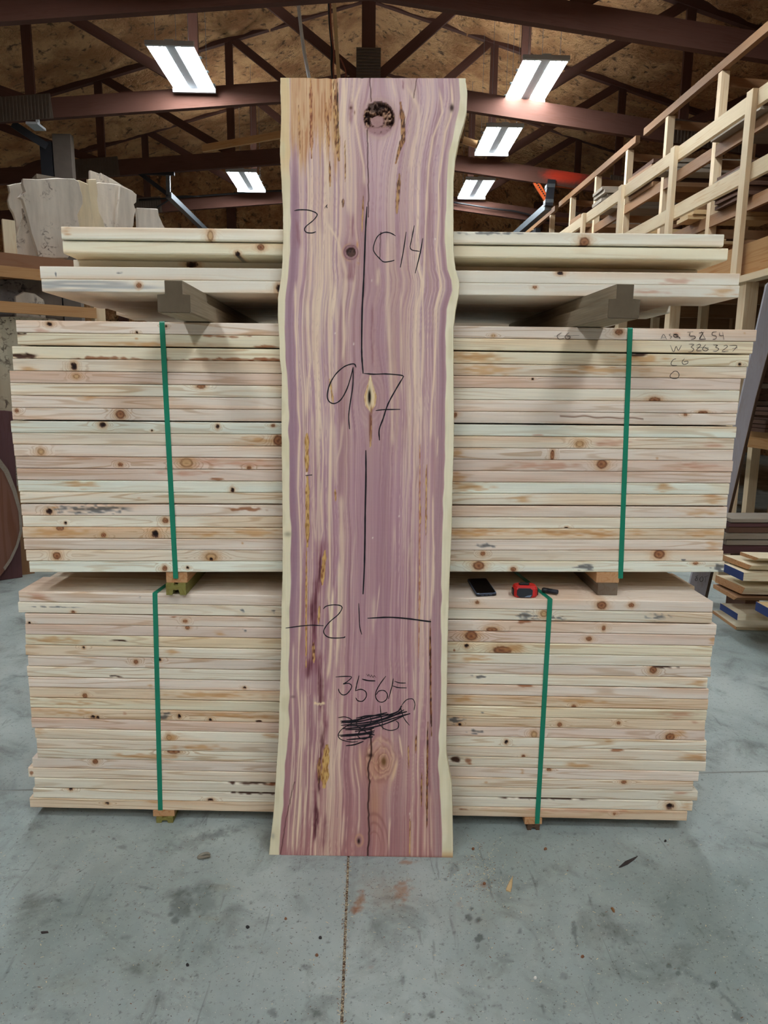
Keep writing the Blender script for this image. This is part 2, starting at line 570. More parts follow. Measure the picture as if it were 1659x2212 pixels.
def floor_marks(X, Y):
    """multiplier of the concrete's colour: stains, scuffs and rust that stay put on the floor"""
    P = np.stack([X, Y, np.zeros_like(X)], -1)
    px, py = proj(P)
    c = np.ones(X.shape + (3,))
    nz = noise2(px / 9, py / 6, 11) * 0.6 + noise2(px / 3.5, py / 3, 12) * 0.4

    def ell(x, y, rx, ry, ang=0.0, soft=0.5, rag=0.5):
        dx, dy = px - x, py - y
        ca, sa = math.cos(ang), math.sin(ang)
        d = np.sqrt(((dx * ca + dy * sa) / rx) ** 2 + ((-dx * sa + dy * ca) / ry) ** 2)
        return 1 - sstep(1 - soft, 1 + soft * 0.4, d + (nz - 0.5) * rag * 2)

    def put(mk, tint, a):
        nonlocal c
        k = np.clip(mk * a, 0, 1)[..., None]
        c = c * (1 - k) + c * np.array(tint) * k

    D = (0.42, 0.42, 0.42)
    for a in [(392, 1957, 26, 34, 0.25, .45, .25, .75), (440, 1950, 32, 30, 0.2, .5, .35, .5), (378, 1989, 10, 8, 0, .3, .2, .8), (368, 1976, 7, 5, 0, .3, .2, .7),
              (415, 1925, 60, 12, 0, .6, .5, .35), (330, 1975, 30, 4, .3, .6, .7, .4), (312, 1917, 22, 3, .2, .4, .6, .6),
              (430, 1815, 90, 14, -0.3, .7, .7, .45), (470, 1800, 50, 10, -.2, .7, .6, .5), (265, 1830, 12, 6, 0, .5, .5, .6),
              (1013, 1982, 8, 7, 0, .3, .6, .95), (1033, 1988, 6, 8, .3, .3, .6, .95), (1036, 2026, 9, 10, .5, .3, .7, 1.0), (1018, 1963, 4, 4, 0, .3, .3, .9), (1033, 2045, 3, 8, .3, .4, .3, .7),
              (1241, 2008, 7, 18, -.1, .35, .4, .8), (1246, 2038, 3, 14, -.2, .5, .5, .6), (1123, 2012, 5, 8, 0, .4, .5, .7),
              (1345, 2015, 50, 26, .2, .8, .6, .4), (1445, 2087, 6, 6, 0, .3, .4, .8), (1466, 2103, 6, 7, 0, .3, .4, .8),
              (1541, 2127, 9, 10, .4, .4, .5, .8), (1575, 2162, 40, 5, .75, .6, .6, .6), (1595, 2197, 18, 8, .6, .4, .5, .7), (1500, 2110, 45, 8, .5, .8, .7, .4),
              (937, 2050, 3, 24, .0, .5, .5, .6), (870, 2115, 6, 14, .1, .4, .5, .6), (933, 2193, 9, 9, .4, .4, .5, .8), (880, 2195, 10, 8, .6, .4, .5, .6), (1174, 2180, 4, 16, -.3, .5, .5, .7),
              (1090, 2072, 16, 12, 0, .7, .8, .4), (1218, 2110, 9, 9, .5, .5, .7, .5), (1230, 1800, 40, 4, 0, .7, .6, .2),
              (20, 2090, 3, 30, .45, .5, .5, .5), (70, 2180, 8, 6, 0, .5, .5, .5), (660, 2090, 12, 9, 0, .7, .8, .5), (590, 2190, 12, 10, .4, .5, .6, .7), (685, 2190, 12, 8, .3, .5, .6, .7),
              (390, 2050, 6, 40, .2, .8, .8, .3), (270, 2025, 16, 7, 0, .6, .7, .4), (128, 1944, 10, 4, 0, .5, .6, .7), (980, 1878, 12, 14, .4, .6, .6, .55), (963, 1900, 5, 5, 0, .4, .5, .8), (575, 1938, 30, 12, 0, .9, .8, .25),
              (285, 2093, 20, 10, 0, .8, .8, .35), (115, 2190, 70, 20, 0, .9, .8, .25), (760, 1920, 12, 120, .05, .9, .5, .3), (1445, 1960, 26, 60, .3, .9, .8, .3)]:
        put(ell(*a[:7]), D, a[7])
    rs = np.random.RandomState(99)
    ppx, ppy = proj(np.stack([X.ravel(), Y.ravel(), 0 * X.ravel()], -1))
    cf = c.reshape(-1, 3)
    nzf = nz.ravel()
    for q in range(420):
        x, y = rs.rand() * 1659, 1775 + rs.rand() ** 0.8 * 440
        big = rs.rand() < .18
        rx, ry, ang = (14 + 40 * rs.rand(), 5 + 14 * rs.rand(), rs.normal(0, .5)) if big else (1.8 + 5 * rs.rand() ** 2, 1.5 + 3 * rs.rand() ** 2, rs.rand() * 3)
        if not big and rs.rand() < .12:
            rx, ry = 14 + 26 * rs.rand(), .9
        R_ = max(rx, ry) * 1.6
        sel = np.nonzero((np.abs(ppx - x) < R_) & (np.abs(ppy - y) < R_))[0]
        if not len(sel):
            continue
        dx, dy = ppx[sel] - x, ppy[sel] - y
        ca, sa = math.cos(ang), math.sin(ang)
        d = np.sqrt(((dx * ca + dy * sa) / rx) ** 2 + ((-dx * sa + dy * ca) / ry) ** 2)
        mk = 1 - sstep(.3, 1.15, d + (nzf[sel] - .5) * (1.2 if big else .6))
        a = (.10 + .22 * rs.rand()) if big else (.35 + .5 * rs.rand())
        tint = np.array((.62, .60, .55) if big else (.42, .41, .40))
        if big and rs.rand() < .4:
            tint = np.array((1.16, 1.14, 1.10))
        cf[sel] *= 1 - (mk * a)[:, None] * (1 - tint)
    c = cf.reshape(X.shape + (3,))
    R = (0.92, 0.55, 0.40)
    for a in [(776, 1950, 12, 26, .35, .6, .6, 1.0), (764, 1965, 10, 8, 0, .5, .6, .9), (868, 1925, 20, 26, .1, .7, .7, .8), (838, 1930, 70, 44, .2, .9, .5, .33), (880, 1862, 24, 5, 0, .6, .7, .9), (992, 1955, 8, 8, 0, .8, .5, .35),
              (1045, 1912, 9, 6, .4, .5, .7, .7), (800, 2090, 8, 6, 0, .6, .6, .4)]:
        put(ell(*a[:7]), R, a[7])
    Tn = (0.93, 0.87, 0.78)
    for a in [(480, 1917, 26, 9, 0, .7, .7, .7), (450, 1984, 20, 6, 0, .6, .7, .7), (220, 1985, 24, 14, 0, .8, .8, .35), (150, 2130, 60, 26, 0, .9, .8, .4), (320, 2090, 90, 30, 0, .9, .8, .3), (1100, 1960, 120, 40, 0, .9, .8, .25)]:
        put(ell(*a[:7]), Tn, a[7])
    return c


def floor_rect(x0, x1, y0, y1, nx, ny, marks=False):
    xs, ys = np.linspace(x0, x1, nx + 1), np.linspace(y0, y1, ny + 1)
    X, Y = np.meshgrid(xs, ys)
    Y = Y + JK * X * np.where(Y < JY, np.clip((Y - 1.15) / (JY - 1.15), 0, 1), np.clip((YB - Y) / (YB - JY), 0, 1))
    vs = np.stack([X.ravel(), Y.ravel(), np.zeros(X.size)], 1)
    idx = np.arange(X.size).reshape(X.shape)
    fs = np.stack([idx[:-1, :-1].ravel(), idx[:-1, 1:].ravel(), idx[1:, 1:].ravel(), idx[1:, :-1].ravel()], 1)
    c = floor_marks(X, Y).reshape(-1, 3) if marks else None
    fl.add(vs, [tuple(f) for f in fs.tolist()], None, None if c is None else [tuple(q) for q in c])


floor_rect(GX0, JX - G, GY0, GY1, 330, 290, True)
floor_rect(JX + G, GX1, GY0, GY1, 330, 290, True)
floor_rect(-XW, JX - G, YF, GY0, 1, 1)
floor_rect(JX + G, XW, YF, GY0, 1, 1)
floor_rect(-XW, GX0, GY0, GY1, 1, 1)
floor_rect(GX1, XW, GY0, GY1, 1, 1)
floor_rect(-XW, JX - G, JY + G, YB, 1, 1)
floor_rect(JX + G, XW, JY + G, YB, 1, 1)
floor = fl.build('floor', M['concrete'], origin=(0, 0, 0), kind='structure')
jf = NT('joint_dirt')
_tc = jf.n('ShaderNodeTexCoord').outputs['Object']
jf.col(jf.mix(jf.ramp(jf.noise(_tc, 110.0, 3, 0.7), 0.35, 0.65), l4((84, 62, 52)), l4((176, 166, 146))))
jf.bump(jf.noise(_tc, 110.0, 3, 0.7), 1.0, 0.01)
jf.set(0.95, 0, 0.1)
jm = MB()
jm.box((JX - 0.03, YF, -0.03), (JX + 0.03, YB, -0.003))
jm.build('trim_1', jf.m, origin=(0, 0, 0), kind='structure')
jm = MB()
jm.beam((-XW, JY - JK * XW, -0.0165), (XW, JY + JK * XW, -0.0165), .06, .03)
jm.build('trim_20', plain('dusty_joint', (168, 170, 164), 0.95, 0, 0.1, 0.3), origin=(0, 0, 0), kind='structure')


# --- ceiling of sprayed foam between the trusses, walls
def roof_side(sgn):
    mb = MB()
    nx, ny = 70, 190
    xs, ys = np.linspace(0, XW, nx + 1), np.linspace(YF, YB, ny + 1)
    X, Y = np.meshgrid(xs, ys)
    Z = ROOF0 - ROOFS * X
    # sagging billows of foam: thicker over each rafter line, lumpy between
    b = noise2(X * 1.7 + 3, Y * 1.9, 21) * 0.12 + noise2(X * 4.1, Y * 3.7 + 9, 22) * 0.09
    Z = Z - b
    vs = np.stack([X.ravel() * sgn, Y.ravel(), Z.ravel()], 1)
    idx = np.arange(X.size).reshape(X.shape)
    fs = np.stack([idx[:-1, :-1].ravel(), idx[:-1, 1:].ravel(), idx[1:, 1:].ravel(), idx[1:, :-1].ravel()], 1)
    if sgn > 0:
        fs = fs[:, ::-1]
    mb.add(vs, [tuple(f) for f in fs.tolist()])
    return mb


for s_, nm in ((-1, 'ceiling'), (1, 'ceiling.001')):
    roof_side(s_).build(nm, M['foam'], origin=(0, 0, 6), smooth=True, kind='structure')


def wall_grid(name, p0, du, dv, nu, nv, amp, seed, flip=False):
    mb = MB()
    p0, du, dv = (np.asarray(q, float) for q in (p0, du, dv))
    n = np.cross(du, dv)
    n /= np.linalg.norm(n)
    if flip:
        n = -n
    vs = []
    for j in range(nv + 1):
        for i in range(nu + 1):
            a = noise2(i * 0.31, j * 0.37, seed) * amp
            vs.append(p0 + du * i / nu + dv * j / nv + n * a)
    w = nu + 1
    fs = [(j * w + i, j * w + i + 1, (j + 1) * w + i + 1, (j + 1) * w + i) for j in range(nv) for i in range(nu)]
    mb.add(vs, fs)
    mb.build(name, M['foam'], origin=p0, smooth=True, kind='structure')


wall_grid('wall_back', (-XW, YB, 0), (2 * XW, 0, 0), (0, 0, 8.4), 90, 40, 0.12, 31)
wall_grid('wall_left', (-XW, YF, 0), (0, YB - YF, 0), (0, 0, 5.6), 60, 14, 0.1, 32)
wall_grid('wall_right', (XW, YB, 0), (0, YF - YB, 0), (0, 0, 5.6), 60, 14, 0.1, 33)
wall_grid('wall_front', (XW, YF, 0), (-2 * XW, 0, 0), (0, 0, 8.4), 40, 18, 0.1, 34)

# dark studs on the back wall and a long girt under the foam
for i, x in enumerate((-6.2, -3.4, -0.9, 1.7, 4.3, 6.9)):
    mb = MB()
    mb.beam((x, YB - 0.16, 0), (x, YB - 0.16, 6.2), 0.22, 0.12, (0, 1, 0))
    mb.build('trim_%d' % (i + 2), M['truss'], origin=(x, YB - 0.16, 0), kind='structure')
# overhead door in the back wall (dark, below the foam)
mb = MB()
mb.box((-3.3, YB - 0.2, 0), (3.3, YB - 0.13, 4.15))
d1 = mb.build('door_1', plain('dark_door_panel', (58, 50, 46), 0.8, 0, 0.2, 0.3), origin=(0, YB - 0.16, 0), kind='structure')
for k in range(5):
    mb = MB()
    mb.box((-3.28, YB - 0.225, 0.03 + k * 0.82), (3.28, YB - 0.2, 0.79 + k * 0.82))
    mb.build('panel', plain('dark_door_panel_%d' % k, (58, 50, 46), 0.8, 0, 0.2, 0.3), d1)

# --- roof trusses, one thing each
spray = NT('truss_wood_red_spray')
_g = spray.attr('gc')
_tc = spray.n('ShaderNodeTexCoord').outputs['Object']
_sep = spray.n('ShaderNodeSeparateXYZ')
spray.l(_tc, _sep.inputs[0])
_q1 = aty(1222, 378, 13.18)


def truss(y, label, ref=False):
    t = thing('roof_truss', (0, y, chord_z(0)), label, 'truss', 'scissor trusses across the shed')
    e = 8.6

    def bar(name, a, b, w, h, up=(0, 1, 0), mat='truss'):
        mb = MB()
        mb.beam((a[0], y, a[1]), (b[0], y, b[1]), w, h, up)
        return mb.build(name, M[mat], t)

    hc, wc = 0.26, 0.09
    for s in (-1, 1):
        mb = MB()
        zc = chord_z(s * e) + hc / 2
        mb.beam((-s * .012, y, chord_z(0) + hc / 2), (s * e, y, zc), wc, hc, (0, 0, 1))
        mat = M['truss']
        mb.build('bottom_chord', M['sprayed'] if (ref and s > 0) else mat, t)
        mb = MB()
        mb.beam((0, y, ROOF0 - 0.06), (s * 9.6, y, ROOF0 - 0.06 - ROOFS * 9.6), 0.09, 0.20, (0, 0, 1))
        mb.build('top_chord', mat, t)
    tz = lambda x: ROOF0 - 0.06 - ROOFS * abs(x)
    bz = lambda x: chord_z(x) + hc - 0.02
    bar('king_post', (0, bz(0)), (0, tz(0)), 0.19, 0.08)
    for s in (-1, 1):
        x1, x2, x3 = (2.42, 4.70, 7.0) if s < 0 else (2.2, 4.5, 6.8)
        x1, x2, x3 = s * x1, s * x2, s * x3
        for (a, b) in (((x1, bz(x1)), (x1, tz(x1))), ((x2, bz(x2)), (x2, tz(x2))), ((x3, bz(x3)), (x3, tz(x3)))):
            bar('web', a, b, 0.13, 0.05)
        bar('web', (s * 0.12, bz(0)), (x1, tz(x1)), 0.13, 0.045)
        bar('web', (x1, bz(x1)), (x2, tz(x2)), 0.13, 0.045)
        bar('web', (x2, bz(x2)), (x3, tz(x3)), 0.13, 0.045)
        mb = MB()
        xg = s * (4.95 if s < 0 else 4.9)
        mb.beam((xg - 0.55, y - wc / 2 - 0.006, chord_z(xg - 0.55) + 0.15), (xg + 0.55, y - wc / 2 - 0.006, chord_z(xg + 0.55) + 0.15), 0.01, 0.32, (0, 0, 1))
        for k in range(22):
            xx = xg - 0.53 + k * 0.05
            mb.beam((xx, y - wc / 2 - 0.014, chord_z(xx)), (xx, y - wc / 2 - 0.014, chord_z(xx) + 0.30), 0.02, 0.008, (0, 1, 0))
        mb.build('gusset_plate', M['plate'], t)
    # ribbed steel plate where the webs meet the chord
    mb = MB()
    mb.box((-0.17, y - wc / 2 - 0.012, chord_z(0) + 0.20), (0.17, y - wc / 2 - 0.003, chord_z(0) + 0.60))
    for k in range(10):
        z = chord_z(0) + 0.215 + k * 0.04
        mb.box((-0.17, y - wc / 2 - 0.026, z), (0.17, y - wc / 2 - 0.012, z + 0.02))
    mb.build('gusset_plate', M['plate'], t)
    return t


M['plate'] = plain('dull_gusset_steel', (104, 92, 82), 0.6, 0.3, 0.3, 0.4)
M['sprayed'] = wood('truss_wood_red_sprayed', None, grain=0.5, vary=0.3, rough=0.85)

truss(5.55, 'brown wooden roof truss overhead, in front of all the ceiling lights')
truss(8.15, 'brown wooden roof truss nearest in view, crossing the top corners of the picture')
truss(10.65, 'brown wooden roof truss just behind the nearest pair of ceiling lights')
t3 = truss(13.3, 'brown wooden roof truss with a red spray-painted patch on its right chord', True)
truss(15.88, 'brown wooden roof truss farthest back, wires strung along its chord')
# red paint sprayed on the chord of the third truss (stays on the wood)
for ob in t3.children:
    if ob.data.materials[0] == M['sprayed']:
        bm = bmesh.new()
        bm.from_mesh(ob.data)
        bmesh.ops.subdivide_edges(bm, edges=[e for e in bm.edges if e.calc_length() > 2], cuts=260)
        bm.to_mesh(ob.data)
        bm.free()
        bm = bmesh.new()
        bm.from_mesh(ob.data)
        sh = [e for e in bm.edges if 0.2 < abs(e.verts[0].co.z - e.verts[1].co.z) < 0.4 and abs(e.verts[0].co.y - e.verts[1].co.y) < 0.01]
        bmesh.ops.subdivide_edges(bm, edges=sh, cuts=8, use_grid_fill=True)
        bm.to_mesh(ob.data)
        bm.free()
        n = len(ob.data.vertices)
        co = np.zeros(n * 3)
        ob.data.vertices.foreach_get('co', co)
        co = co.reshape(-1, 3) + np.array(ob['_o'])
        px, py = proj(co)
        k = 1 - sstep(0.35, 1.35, np.sqrt(((px - 1222) / 48) ** 2 + ((py - 380 - (px - 1222) * 0.06) / 16) ** 2) + (noise2(px / 3, py / 3, 5) - 0.5) * 0.25)
        cc = np.ones((n, 4), dtype=np.float32)
        cc[:, :3] = lin((80, 52, 43)) * (1 - k[:, None] * .85) + lin((196, 56, 32)) * k[:, None] * .85
        ob.data.attributes['Col'].data.foreach_set('color', cc.ravel())


# --- fluorescent fixtures
def fixture(x, y, label, group='ceiling lights in two rows'):
    z = 5.60
    t = thing('ceiling_light', (x, y, z), label, 'ceiling light', group)
    L, Wd = 1.27, 0.585
    mb = MB()
    mb.box((x - 0.055, y - L / 2, z), (x + 0.055, y + L / 2, z + 0.060))
    for k in range(4):
        yk = y - L / 2 + 0.02 + k * (L - 0.08) / 3
        mb.box((x - Wd / 2, yk, z + 0.040), (x - 0.055, yk + 0.04, z + 0.055))
        mb.box((x + 0.055, yk, z + 0.040), (x + Wd / 2, yk + 0.04, z + 0.055))
    mb.build('housing', M['fixture'], t)
    for sy in (-1, 1):
        mb = MB()
        y0 = y + sy * (L / 2 - 0.02)
        mb.box((x - Wd / 2, y0 - 0.02, z - (0.006 if sy < 0 else 0.050)), (x + Wd / 2, y0 + 0.02, z + 0.045))
        mb.build('end_cap', M['fixture'], t)
    for s in (-1, 1):
        mb = MB()
        for k in range(3):
            cx = x + s * (0.095 + k * 0.077)
            # two wings with the vent slot between them that lets light up to the roof
            for sg in (-1, 1):
                prof = [(sg * 0.037, 0.004), (sg * 0.022, 0.036), (sg * 0.0075, 0.038), (sg * 0.0075, 0.0365), (sg * 0.021, 0.034), (sg * 0.034, 0.004)]
                mb.extrude(np.array([cx, y - L / 2 + 0.04, z]), np.array([0, 1.0, 0]), np.array([1.0, 0, 0]), np.array([0, 0, 1.0]), prof[::-sg], L - 0.08)
        refl = mb.build('reflector', M['reflector'], t)
        for k in range(3):
            cx = x + s * (0.095 + k * 0.077)
            mb = MB()
            mb.tube([(cx, y - L / 2 + 0.045, z + 0.014), (cx, y + L / 2 - 0.045, z + 0.014)], 0.021, 8, True)
            mb.build('tube', M['tube'], refl)
    for sx in (-0.2, 0.2):
        for sy in (-0.5, 0.5):
            mb = MB()
            mb.tube([(x + sx, y + sy, z + 0.054), (x + sx, y + sy, ROOF0 - 0.12 - ROOFS * abs(x + sx))], 0.003, 5)
            mb.build('hanger_wire', M['steel'], t)
    return t


f0 = fixture(-2.40, 9.90, 'fluorescent ceiling light nearest on the left, in front of the second truss')
dup(f0, (-2.42, 14.85, 5.60), 'fluorescent ceiling light farther back on the left, above the steel door track')
dup(f0, (2.21, 10.05, 5.60), 'fluorescent ceiling light nearest on the right, largest of the three right-hand ones')
dup(f0, (2.14, 12.30, 5.60), 'fluorescent ceiling light second on the right, above the middle of the row')
dup(f0, (2.21, 15.10, 5.60), 'fluorescent ceiling light farthest back on the right, lowest in the picture')
for (x, yy) in ((-2.40, (6.35, -0.9, -3.6, -6.3)), (2.21, (6.35, -0.6, -3.2, -5.8))):
    for y in yy:
        dup(f0, (x, y, 5.60), 'fluorescent ceiling light behind or above the viewpoint', 'ceiling lights behind the viewpoint')


# ================================================================== LUMBER BUNDLES
TONE = {'C': (238, 228, 208), 'P': (235, 219, 203), 'T': (232, 217, 196), 'G': (234, 234, 218), 'Y': (238, 226, 198), 'R': (227, 206, 190), 'O': (228, 206, 178),
        'W': (246, 240, 222), 'V': (245, 235, 206), 'N': (238, 230, 214)}


def xsolve(px, plane, z):
    lo, hi = -4.0, 4.0
    for _ in range(40):
        mid = (lo + hi) / 2
        if proj((mid, plane[0] + plane[1] * mid, z))[0] < px:
            lo = mid
        else:
            hi = mid
    return (lo + hi) / 2


def make_board(name, label, group, xl, xr, zl, zr, thick, plane, depth, tone, feats=(), seed=0, mat='lumber', setback=0.0, round_=0.003, detail=True, tilt=0.0):
    """one sawn board: eased edges, knots, stains and wane on its front edge. zl/zr: underside height at both ends"""
    rs = np.random.RandomState(1000 + seed)
    xs = set(np.linspace(xl, xr, 110 if detail else 8).tolist())
    zmid = (zl + zr) / 2 + thick / 2
    F = []
    for (px, v, rx, ry, kind) in feats:
        fx = xsolve(px, plane, zmid)
        F.append((fx, v, rx * 0.00150, ry / 26.0, kind))
        if rx < 40 and xl < fx < xr:
            r = rx * 0.0015 * 1.8
            xs |= set(np.clip(np.linspace(fx - r, fx + r, 18), xl, xr).tolist())
        else:
            r = rx * 0.0015
            xs |= set(np.clip(np.linspace(fx - r, fx + r, 60), xl, xr).tolist())
    xs = np.array(sorted(xs))
    keep = [0]
    for i in range(1, len(xs)):
        if xs[i] - xs[keep[-1]] > 0.0009:
            keep.append(i)
    xs = xs[keep]
    nx = len(xs)
    R = 10 if detail else 2
    b = round_
    # profile (into the stack y, height z), front face from the top down
    prof = [(b, thick), (b * 0.3, thick - b * 0.3)] + [(0, thick - b - (thick - 2 * b) * k / R) for k in range(R + 1)] + [(b * 0.3, b * 0.3), (b, 0), (depth, 0), (depth, thick)]
    nf = R + 5
    n = len(prof)
    P = np.array(prof)
    X = np.repeat(xs[:, None], n, 1)
    bow = 0.0012 * np.sin(X * 2.1 + seed) * (1 if detail else 0)
    zb = zl + (zr - zl) * (X - xl) / (xr - xl)
    rough = (noise2(X * 30, np.zeros_like(X) + seed, 40) - 0.5) * 0.0008
    Z = zb + P[None, :, 1] + bow * 0.4
    Yp = plane[0] + plane[1] * X + setback + P[None, :, 0] + bow + rough + (P[None, :, 1]) * tilt
    V = 1 - P[None, :, 1] / thick + 0 * X
    isf = (np.arange(n) < nf)[None, :] * np.ones_like(X)
    base = np.array(TONE[tone], float)
    c = np.ones((nx, n, 3)) * base
    c = c * (1 + 0.05 * (noise2(X * 2.2 + seed * 3.1, V * 1.2 + seed, 41)[..., None] - 0.5) * 2)
    warm = noise2(X * 3.0 + seed * 1.7, V * 0.9, 42)
    c = c * (1 - 0.09 * sstep(.55, .9, warm)[..., None] * np.array([0.3, 0.9, 1.4]))
    kn = np.zeros((nx, n))

    def put(mk, colr, a):
        nonlocal c
        k = np.clip(mk * a * isf, 0, 1)[..., None]
        c = c * (1 - k) + np.array(colr, float) * k

    nz = noise2(X * 260, V * 7 + seed, 43)
    for (fx, v, rx, ry, kind) in F:
        dx, dv = X - fx, (V - v)
        d = np.sqrt((dx / rx) ** 2 + (dv / ry) ** 2)
        dn = d + (nz - 0.5) * 0.5
        if kind in 'kdo':
            kn += 0.55 * np.exp(-((dx / (rx * 2.2)) ** 2) - (dv / (ry * 1.6)) ** 2)
            put(1 - sstep(0.9, 2.6, dn), (196, 146, 98), 0.55)
        if kind == 'k':
            put(1 - sstep(0.85, 1.15, dn), (156, 100, 62), 0.8)
            put(np.exp(-((d - 0.9) / 0.16) ** 2), (92, 52, 34), 0.75)
            put(1 - sstep(0.15, 0.5, dn), (104, 60, 40), 0.7)
        elif kind == 'o':
            put(1 - sstep(0.9, 1.1, dn), (200, 160, 112), 0.7)
            put(np.exp(-((d - 0.85) / 0.14) ** 2), (126, 84, 52), 0.7)
        elif kind == 'd':
            put(1 - sstep(0.7, 1.15, dn), (58, 32, 26), 0.95)
            put(1 - sstep(0.3, 0.7, dn), (26, 16, 16), 0.9)
        elif kind == 's':
            put((1 - sstep(0.0, 1.25, d + (noise2(X * 40, V * 8 + seed, 44) - 0.5) * 1.3)), (196, 140, 84), 0.62)
        elif kind == 'r':
            put((1 - sstep(0.0, 1.25, d + (noise2(X * 40, V * 8 + seed, 44) - 0.5) * 1.3)), (192, 126, 96), 0.5)
        elif kind == 'g':
            put((1 - sstep(0.3, 1.1, d + (noise2(X * 90, V * 7 + seed, 45) - 0.5) * 1.6)), (92, 92, 94), 0.8)
        elif kind == 'b':
            put((1 - sstep(0.4, 1.1, d + (noise2(X * 70, V * 4 + seed, 46) - 0.5) * 1.3)), (66, 40, 28), 0.95)
        elif kind == 'h':
            put((1 - sstep(0.1, 1.2, d + (noise2(X * 14, V * 6 + seed, 45) - 0.5) * 1.4)), (140, 146, 152), 0.55)
        elif kind == 'x':
            put((1 - sstep(0.4, 1.1, d + (noise2(X * 70, V * 4 + seed, 46) - 0.5) * 1.2)), (140, 80, 46), 0.75)
        elif kind == 'c':
            put(np.exp(-((dv - (noise2(X * 25, 0 * X, 47) - 0.5) * 0.14 - 0.12 * dx / rx) / 0.06) ** 2) * (np.abs(dx) < rx), (112, 72, 50), 0.85)
    # knots and wane sit slightly below the sawn face
    for (fx, v, rx, ry, kind) in F:
        if kind in 'db':
            d = np.sqrt(((X - fx) / rx) ** 2 + ((V - v) / ry) ** 2)
            Yp = Yp + 0.004 * (1 - sstep(0.5, 1.1, d)) * isf
    mb = MB()
    vs = np.stack([X, Yp, Z], -1).reshape(-1, 3)
    ro = rs.rand(3) * 30
    g = np.stack([X + ro[0], V * thick + ro[1], P[None, :, 0] + ro[2] + 0 * X], -1).reshape(-1, 3)
    idx = np.arange(nx * n).reshape(nx, n)
    nx1 = np.roll(idx, -1, axis=1)
    fs = np.stack([idx[:-1].ravel(), nx1[:-1].ravel(), nx1[1:].ravel(), idx[1:].ravel()], 1).tolist()
    fs = [tuple(f) for f in fs] + [tuple(idx[0, ::-1]), tuple(idx[-1])]
    mb.add(vs, fs, g, [tuple(q) for q in lin(np.clip(c, 0, 255)).reshape(-1, 3)])
    ob = mb.build(name, M[mat], None, ((xl + xr) / 2, plane[0] + depth / 2, min(zl, zr)), label=label, cat='board', group=group)
    ka = ob.data.attributes.new('knot', 'FLOAT', 'POINT')
    ka.data.foreach_set('value', kn.astype(np.float32).ravel())
    return ob


ORD = ['top', 'second', 'third', 'fourth', 'fifth', 'sixth', 'seventh', 'eighth', 'ninth', 'tenth', 'eleventh', 'twelfth', 'thirteenth', 'fourteenth',
       'fifteenth', 'sixteenth', 'seventeenth', 'eighteenth', 'nineteenth', 'twentieth', 'bottom']
UP_PLANE, UP_Z = (2.285, 0.012), (0.937, 1.752)
LO_PLANE, LO_Z = (2.265, -0.045), (0.046, 0.858)

